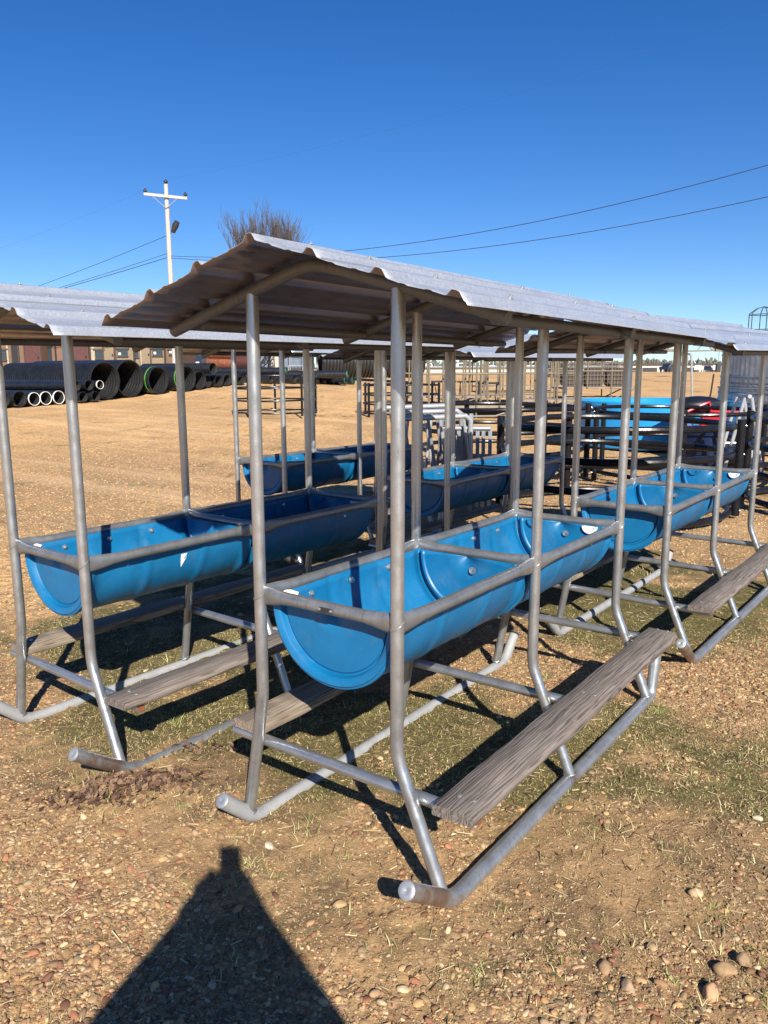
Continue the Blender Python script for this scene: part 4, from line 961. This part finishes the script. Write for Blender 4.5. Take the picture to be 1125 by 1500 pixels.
# vehicles
def vehicle(px, D, label, mat, ln=4.6, yaw=0, pickup=True, grp='vehicles parked beyond the yard'):
    g = gp(px, D); t_ = thing('parked_pickup' if pickup else 'parked_car', label, 'pickup' if pickup else 'car', g, yawf + yaw, grp)
    h2 = ln / 2
    body = [(-h2, .45), (-h2, .95), (-h2 + .1, 1.0), (-h2 * .36, 1.05), (-h2 * .2, 1.62), (h2 * .22, 1.65), (h2 * .32, 1.08), (h2, 1.02), (h2, .45)] if pickup else [(-h2, .4), (-h2, .8), (-h2 * .55, .95), (-h2 * .25, 1.42), (h2 * .45, 1.42), (h2 * .8, .98), (h2, .9), (h2, .4)]
    n = len(body); vs = [(x, -.85 + (.12 if z > 1.3 else 0), z) for x, z in body] + [(x, .85 - (.12 if z > 1.3 else 0), z) for x, z in body]
    fs = [tuple(range(n)), tuple(range(n, 2 * n))[::-1]] + [(k, (k + 1) % n, n + (k + 1) % n, n + k) for k in range(n)]
    part(MB().add(vs, fs), 'body', MT[mat], t_, sm=20)
    xs_ = (-h2 * .13, h2 * .2) if pickup else (-h2 * .2, h2 * .42)
    part(MB().box(((xs_[0] + xs_[1]) / 2, 0, 1.32 if pickup else 1.18), (xs_[1] - xs_[0], 1.72, .34)), 'side_window', MT['glass'], t_, sm=0)
    for x in (-h2 * .62, h2 * .62):
        for s in (-1, 1): part(MB().lathe([(-.11, 0), (-.11, .3), (-.08, .36), (.08, .36), (.11, .3), (.11, 0)], (x, s * .8, .36), (0, 1, 0), 20), 'wheel', MT['black'], t_)
    return t_
for k, (px, D, lb, mt, yw, pk) in enumerate([(277, 78, 'dark blue pickup beside the brown shed', 'navycar', .3, True), (303, 85, 'white car above the rusty wire rolls', 'whitecar', .1, False),
        (646, 190, 'yellow-green car among the white vehicles', 'yellow', .1, False), (628, 150, 'white pickup left of the yellow-green car', 'whitecar', -.1, True), (672, 140, 'white pickup right of the yellow-green car', 'whitecar', .2, True),
        (716, 160, 'white car seen through the nearest khaki rack', 'whitecar', .0, False), (746, 150, 'white pickup left of the thick middle post', 'whitecar', .1, True), (775, 160, 'white car between the middle posts', 'whitecar', .2, False),
        (978, 150, 'dark pickup in front of the long building', 'navycar', .9, True), (1022, 200, 'white pickup before the long building, left of two', 'whitecar', 1.2, True), (1036, 200, 'dark car between the white pickups at the long building', 'navycar', 1.2, False), (1049, 200, 'white pickup before the long building, right of two', 'whitecar', 1.2, True)]):
    vehicle(px, D, lb, mt, 4.6, yw, pk)
# long low building
a, b = gp(905, 220), gp(1150, 220); w_ = (b - a).length; yb = math.atan2(b.y - a.y, b.x - a.x)
lb = thing('long_building', 'long low cream building with dark bays on the right horizon', 'building', ((a.x + b.x) / 2, (a.y + b.y) / 2, 1.45), yb)
part(MB().box((0, 4, .95), (w_, 8, 1.9)), 'wall', MT['cream'], lb, sm=0); part(MB().box((0, 4, 2.08), (w_ + .8, 9, .34)), 'roof', MT['roofing'], lb, sm=0)
for i in range(8): part(MB().box((-w_ / 2 + 3 + i * w_ / 8, -.04, .6), (w_ / 8 * .7, .1, 1.1)), 'bay', MT['darksteel'], lb, sm=0)
a, b = gp(600, 125), gp(905, 128); w_ = (b - a).length; yb = math.atan2(b.y - a.y, b.x - a.x)
lb = thing('long_building', 'pale low building behind the khaki racks', 'building', ((a.x + b.x) / 2, (a.y + b.y) / 2, 1.3), yb)
part(MB().box((0, 4, .5), (w_, 8, 1.0)), 'wall', MT['cream'], lb, sm=0); part(MB().box((0, 4, 1.12), (w_ + .8, 9, .24)), 'roof', MT['greysteel'], lb, sm=0)
# lattice booms
for px, D, lbx, s in ((935, 62, 'tan lattice boom left, seen under the roof', 1), (1012, 58, 'tan lattice boom right, with a dark block hanging from it', 1)):
    g = gp(px, D); bm_ = thing('lattice_boom', lbx, 'boom', g, yawf, 'lattice booms over the long building')
    part(MB().tube([(-.6, 0, 0), (-.6, 0, 2.2)], .06, 8), 'mast', MT['greysteel'], bm_)
    part(MB().tube([(-.6, 0, 2.2), (2.4, 0, 2.25)], .05, 8), 'arm', MT['khaki'], bm_); part(MB().box((2.2, 0, 2.27), (1.1, .3, .22)), 'weight', MT['khaki'], bm_, sm=0)
    part(MB().tube([(-1.6, 0, 1.1), (-.6, 0, 2.25), (.3, 0, 2.2), (.85, 0, 2.85), (1.4, 0, 2.3), (1.9, 0, 2.6), (2.4, 0, 2.3)], .035, 6), 'bracing', MT['khaki'], bm_)
    if px > 1000: part(MB().box((1.95, 0, 1.0), (.3, .3, .6)).tube([(1.95, 0, 1.3), (1.95, 0, 2.2)], .015, 6), 'hanging_block', MT['darksteel'], bm_)
# frame turret
g = gp(1112, 21); tf = thing('turret_frame', 'tall thin green metal frame with a domed top above the right roof', 'frame', g, yawf)
hT = 1.62 + (546 - 477) * 21 / FPX - g.z; hE = 1.62 + (546 - 467) * 21 / FPX - g.z; hA = 1.62 + (546 - 456) * 21 / FPX - g.z; rr_ = .36
for k in range(6):
    a = k * math.pi / 3 + .3; c_, s_ = math.cos(a) * rr_, math.sin(a) * rr_
    part(MB().tube([(c_, s_, 0), (c_, s_, hE + .03)], .012, 6), 'upright', MT['greenmetal'], tf)
    part(MB().tube([(c_, s_, hE + .03), (c_ * .5, s_ * .5, hE + .16), (0, 0, hA)], .012, 6), 'dome_rib', MT['greenmetal'], tf)
for z in (hE, hT - .2, .5, 1.6):
    part(MB().tube([(math.cos(k * math.pi / 3 + .3) * rr_, math.sin(k * math.pi / 3 + .3) * rr_, z) for k in range(6)], .011, 6, closed=True), 'ring', MT['greenmetal'], tf)
# ------------------------------------------------------------------ utility pole, cables, trees
DP = 43; base = gp(251.5, DP, 430); _p = at(240, 270, 1) - CAM; topp = CAM + _p * (DP / (_p[0] * FH[0] + _p[1] * FH[1]))
pt = Vector(topp); g0 = Vector((base.x, base.y, base.z))
up_ = thing('utility_pole', 'bleached wooden utility pole with a crossarm and a lamp', 'utility pole', g0)
ptl = pt - g0; ptl.x *= .2; ptl.y *= .2; hp = ptl.z
part(MB().tube([(0, 0, -.2), (ptl.x * .5, ptl.y * .5, hp / 2), (ptl.x, ptl.y, hp)], [.145, .13, .105], 14), 'pole', MT['pole'], up_)
ar = rf(.97, .25).normalized(); tp_ = Vector((ptl.x, ptl.y, hp))
o = part(MB().box(tuple(tp_ + Vector((0, 0, -.62)) - rf(0, .18)), (2.15, .1, .13), (0, R(3), math.atan2(ar.y, ar.x))), 'crossarm', MT['pole'], up_, sm=0)
for s in (-1.0, 1.0):
    e_ = tp_ + ar * s * 1.0 + Vector((0, 0, -.56 - s * .04)) - rf(0, .18)
    part(MB().lathe([(0, .03), (.05, .05), (.08, .10), (.14, .10), (.17, .05), (.22, .05), (.25, 0)], e_, (0, 0, 1), 12), 'insulator', MT['darksteel'], o)
    part(MB().tube([tuple(tp_ + ar * s * .65 + Vector((0, 0, -.66)) - rf(0, .2)), tuple(tp_ + Vector((0, 0, -1.2)) - rf(0, .16))], .018, 6), 'brace', MT['whitepipe'], o)
part(MB().lathe([(0, .03), (.05, .06), (.1, .11), (.17, .11), (.2, .05), (.26, 0)], tp_, (0, 0, 1), 12), 'insulator', MT['darksteel'], up_)
lp = Vector((ptl.x * .8, ptl.y * .8, hp - 2.15)); la = part(MB().tube([tuple(lp - Vector((0, 0, .35))), tuple(lp + rf(.3, -.1) - Vector((0, 0, .15)))], .025, 8), 'lamp_arm', MT['greysteel'], up_)
part(MB().tube([tuple(lp + rf(.26, -.1) - Vector((0, 0, .25))), tuple(lp + rf(.42, -.15) + Vector((0, 0, .08))), tuple(lp + rf(.55, -.2) + Vector((0, 0, .28)))], [.11, .17, .13], 12), 'lamp_head', MT['darksteel'], la)
def cable(p0, p1, sag, label, r=.016):
    p0, p1 = Vector(p0), Vector(p1); pts = [p0.lerp(p1, i / 40) - Vector((0, 0, 4 * sag * (i / 40) * (1 - i / 40))) for i in range(41)]
    o = MB().tube(pts, r, 6).build('cable', MT['wire']); tag(o, label, 'cable', 'overhead cables'); return o
def Pz(dz): return g0 + Vector((ptl.x * .8, ptl.y * .8, hp - dz))
def far_at(px, py, D): return at(px, py, D)
cable(Pz(3.55), far_at(1900, -14, 19), 1.9, 'upper black cable rising to the right over the roofs', .013)
cable(Pz(3.65), far_at(1950, 62, 20), 1.9, 'lower black cable rising to the right over the roofs', .013)
cable(Pz(2.5), far_at(-250, 508, 52), .5, 'black cable leaving the pole to the left, highest below the lamp', .012)
cable(Pz(3.4), far_at(-300, 515, 50), .4, 'middle black cable leaving the pole to the left', .012)
cable(Pz(3.6), far_at(-350, 522, 47), .4, 'lowest black cable leaving the pole to the left', .016)
cable(tp_ + g0 - ar * 1.0 + Vector((0, 0, -.3)), far_at(-300, 440, 60), .8, 'faint thin wire from the left insulator to the left', .0022)
cable(tp_ + g0 + Vector((0, 0, .22)), far_at(1500, -130, 30), 1.0, 'faint thin wire from the pole top to the upper right', .0022)
def bare_tree(px, D, ztop, label, seed, spread=1.0):
    g = gp(px, D); t_ = thing('bare_tree', label, 'tree', g, 0, 'leafless trees behind the feeders'); r_ = random.Random(seed)
    hT = ztop - g.z; tr = MB(); cr = MB()
    tr.tube([(0, 0, -.2), (.1, 0, hT * .25), (0, .1, hT * .5)], [.38, .30, .22], 10)
    segs = []
    def grow(p, d, ln, rad, lev):
        n = 4; pts = [p]; q = Vector(p); dd = Vector(d)
        for i in range(n):
            dd = (dd + Vector((r_.uniform(-.12, .12), r_.uniform(-.12, .12), .07))).normalized(); q = q + dd * ln / n; pts.append(q.copy())
        cr.tube(pts, [rad * (1 - .6 * i / n) for i in range(n + 1)], 5 if lev < 3 else 3, caps=False)
        if lev < 5:
            for k in range(6 if lev < 3 else 4):
                i = r_.randint(1, n); sp = .24 + .035 * lev
                nd = (dd + Vector((r_.uniform(-1, 1), r_.uniform(-1, 1), r_.uniform(-.1, .5))) * sp).normalized()
                grow(pts[i], nd, ln * r_.uniform(.5, .72), rad * .52, lev + 1)
    for k in range(9):
        a = k * 1.05 + r_.random(); grow(Vector((0, .05, hT * (.22 + .035 * k))), Vector((math.cos(a) * .42 * spread, math.sin(a) * .42 * spread, 1)).normalized(), hT * (.36 - .008 * k), .13, 1)
    part(tr, 'trunk', MT['bark'], t_); part(cr, 'crown', MT['bark'], t_)
bare_tree(377, 78, 15.6, 'bare leafless tree behind the roof, left and larger of the two', 3, .36)
bare_tree(421, 80, 15.2, 'narrow bare leafless tree behind the roof, right of the two', 8, .2)
# low winter bushes and far wood
def bush(px, D, w_, h_, label, seed):
    g = gp(px, D); r_ = random.Random(seed); m_ = MB()
    for k in range(170):
        a = r_.uniform(0, 6.28); rr2 = r_.uniform(0, w_ * .3); b0 = Vector((math.cos(a) * rr2, math.sin(a) * rr2, 0)); d_ = Vector((r_.uniform(-.6, .6), r_.uniform(-.6, .6), 1)).normalized() * h_ * r_.uniform(.5, 1)
        m_.tube([b0, b0 + d_ * .6 + Vector((0, 0, .05)), b0 + d_ + Vector((r_.uniform(-.2, .2), r_.uniform(-.2, .2), 0))], [.03, .02, .008], 3, caps=False)
    o = m_.build('bush', MT['bark']); o.location = g; tag(o, label, 'bush', 'winter bushes at the yard edge')
bush(955, 235, 8, 4.2, 'thin winter bush over the long building roof', 1); bush(891, 70, 4, 1.4, 'low winter bush right of the mesh cage', 2); bush(815, 75, 5, 2.2, 'winter bush behind the dark mesh cage, left of it', 4)
# tree belt far away
mb = MB(); r_ = random.Random(9)
for i in range(900):
    px = r_.uniform(-200, 1400); D = r_.uniform(300, 420); g = gp(px, D); h_ = r_.uniform(3.5, 7.0)
    for k in range(3):
        b0 = Vector((g.x + r_.uniform(-3, 3), g.y + r_.uniform(-3, 3), 0)); mb.tube([b0, b0 + Vector((r_.uniform(-1, 1), r_.uniform(-1, 1), h_ * .6)), b0 + Vector((r_.uniform(-2, 2), r_.uniform(-2, 2), h_))], [1.0, .9, .2], 4, caps=False)
far = mb.build('far_woods', mat_flat('far_tree_belt', (.10, .10, .085), .95, 0, .3, .1)); tag(far, 'thin dark belt of far trees on the horizon', 'woods', None, 'stuff')
# ------------------------------------------------------------------ the photographer, standing behind the camera
def person():
    back = Vector((-FH[0], -FH[1], 0)); rt = Vector((RH[0], RH[1], 0)); c0 = Vector((CAM[0], CAM[1], 0)) + back * .34 + rt * .022
    g = Vector((c0.x, c0.y, 0)); P_ = lambda r_, b_, z: c0 + rt * r_ + back * b_ + Vector((0, 0, z)) - g
    J = {'pel': (P_(0, .04, .98), .15), 'chest': (P_(0, .04, 1.22), .20), 'neck0': (P_(0.0, .03, 1.41), .13), 'neck': (P_(.01, .0, 1.49), .055), 'head': (P_(.02, -.03, 1.59), .085), 'crown': (P_(.02, -.02, 1.68), .075)}
    E_ = [('pel', 'chest'), ('chest', 'neck0'), ('neck0', 'neck'), ('neck', 'head'), ('head', 'crown')]
    for s, n_ in ((1, 'r'), (-1, 'l')):
        J['hip' + n_] = (P_(s * .10, .04, .90), .10); J['kn' + n_] = (P_(s * .12, .02, .50), .065); J['an' + n_] = (P_(s * .13, .05, .09), .045); J['toe' + n_] = (P_(s * .15, -.14, .04), .035)
        J['sh' + n_] = (P_(s * .19, .04, 1.38), .12); J['el' + n_] = (P_(s * .335 - .01, .04, 1.20), .125); J['wr' + n_] = (P_(s * .085 - .022, -.22, 1.49), .052); J['pm' + n_] = (P_(s * .058 - .022, -.285, 1.56), .030)
        E_ += [('pel', 'hip' + n_), ('hip' + n_, 'kn' + n_), ('kn' + n_, 'an' + n_), ('an' + n_, 'toe' + n_), ('neck0', 'sh' + n_), ('sh' + n_, 'el' + n_), ('el' + n_, 'wr' + n_), ('wr' + n_, 'pm' + n_)]
        for f_ in range(5):
            if f_ < 4: a_, b2 = P_(s * (.060 - .002 * f_) - .022, -.265 - .0 * f_, 1.555 + .019 * f_), P_(s * .040 - .022, -.258, 1.558 + .0195 * f_)
            else: a_, b2 = P_(s * .050 - .022, -.305, 1.565), P_(s * .028 - .022, -.290, 1.575)
            J['f%d%s' % (f_, n_)] = (a_, .009); J['t%d%s' % (f_, n_)] = (b2, .008); E_ += [('pm' + n_, 'f%d%s' % (f_, n_)), ('f%d%s' % (f_, n_), 't%d%s' % (f_, n_))]
    names = list(J); me = bpy.data.meshes.new('person'); me.from_pydata([tuple(J[k][0]) for k in names], [(names.index(a), names.index(b)) for a, b in E_], [])
    o = bpy.data.objects.new('person', me); COL.objects.link(o); o.location = g
    sk = o.modifiers.new('skin', 'SKIN'); sk.use_smooth_shade = True
    for i, k in enumerate(names):
        q = me.skin_vertices[0].data[i]; q.radius = (J[k][1], J[k][1]); q.use_root = (k == 'pel')
    ss = o.modifiers.new('sub', 'SUBSURF'); ss.levels = 2; ss.render_levels = 2
    dg = bpy.context.evaluated_depsgraph_get(); m2 = bpy.data.meshes.new_from_object(o.evaluated_get(dg)); o.modifiers.clear(); o.data = m2
    m2.materials.clear()
    for k in ('skin', 'jacket', 'jeans', 'black'): m2.materials.append(MT[k])
    for p in m2.polygons:
        z = p.center.z; fwd = -(p.center.dot(back)); p.material_index = 3 if z < .10 else 2 if z < .95 else 0 if (z > 1.47 or fwd > .30 ) else 1
    m2.shade_smooth(); tag(o, 'person in a dark jacket with a brim added for its shadow, holding up a phone behind the camera', 'person')
    hv, hf_ = ico(3, .03, 3); hd = Vector(P_(.02, .02, 1.645)); part(MB().add([tuple(hd + rt * v[0] * .088 + back * v[1] * .10 + Vector((0, 0, v[2] * .085 + .01))) for v in hv], hf_), 'hair', MT['hair'], o)
    part(MB().lathe([(0, .13), (.006, .133), (.012, .13), (.015, .10), (.08, .09), (.10, .06), (.105, 0)], tuple(hd + Vector((0, 0, .02))), (0, 0, 1), 32).lathe([(0, .13), (0, .1)], tuple(hd + Vector((0, 0, .02))), (0, 0, 1), 32), 'shadow_hat', MT['jeans'], o)  # brim added out of view to fill out the shadow on the ground
    ph = Vector((CAM[0], CAM[1], CAM[2])) + back * .012 - rt * .0 - Vector((0, 0, .045)); yw = yawf
    phn = MB().box((0, 0, 0), (.075, .009, .155)).build('phone', MT['black']); phn.location = ph; phn.rotation_euler = (R(PITCH), 0, yw); tag(phn, 'black phone held up by the person behind the camera', 'phone')
person()
print('objects', len(bpy.data.objects))
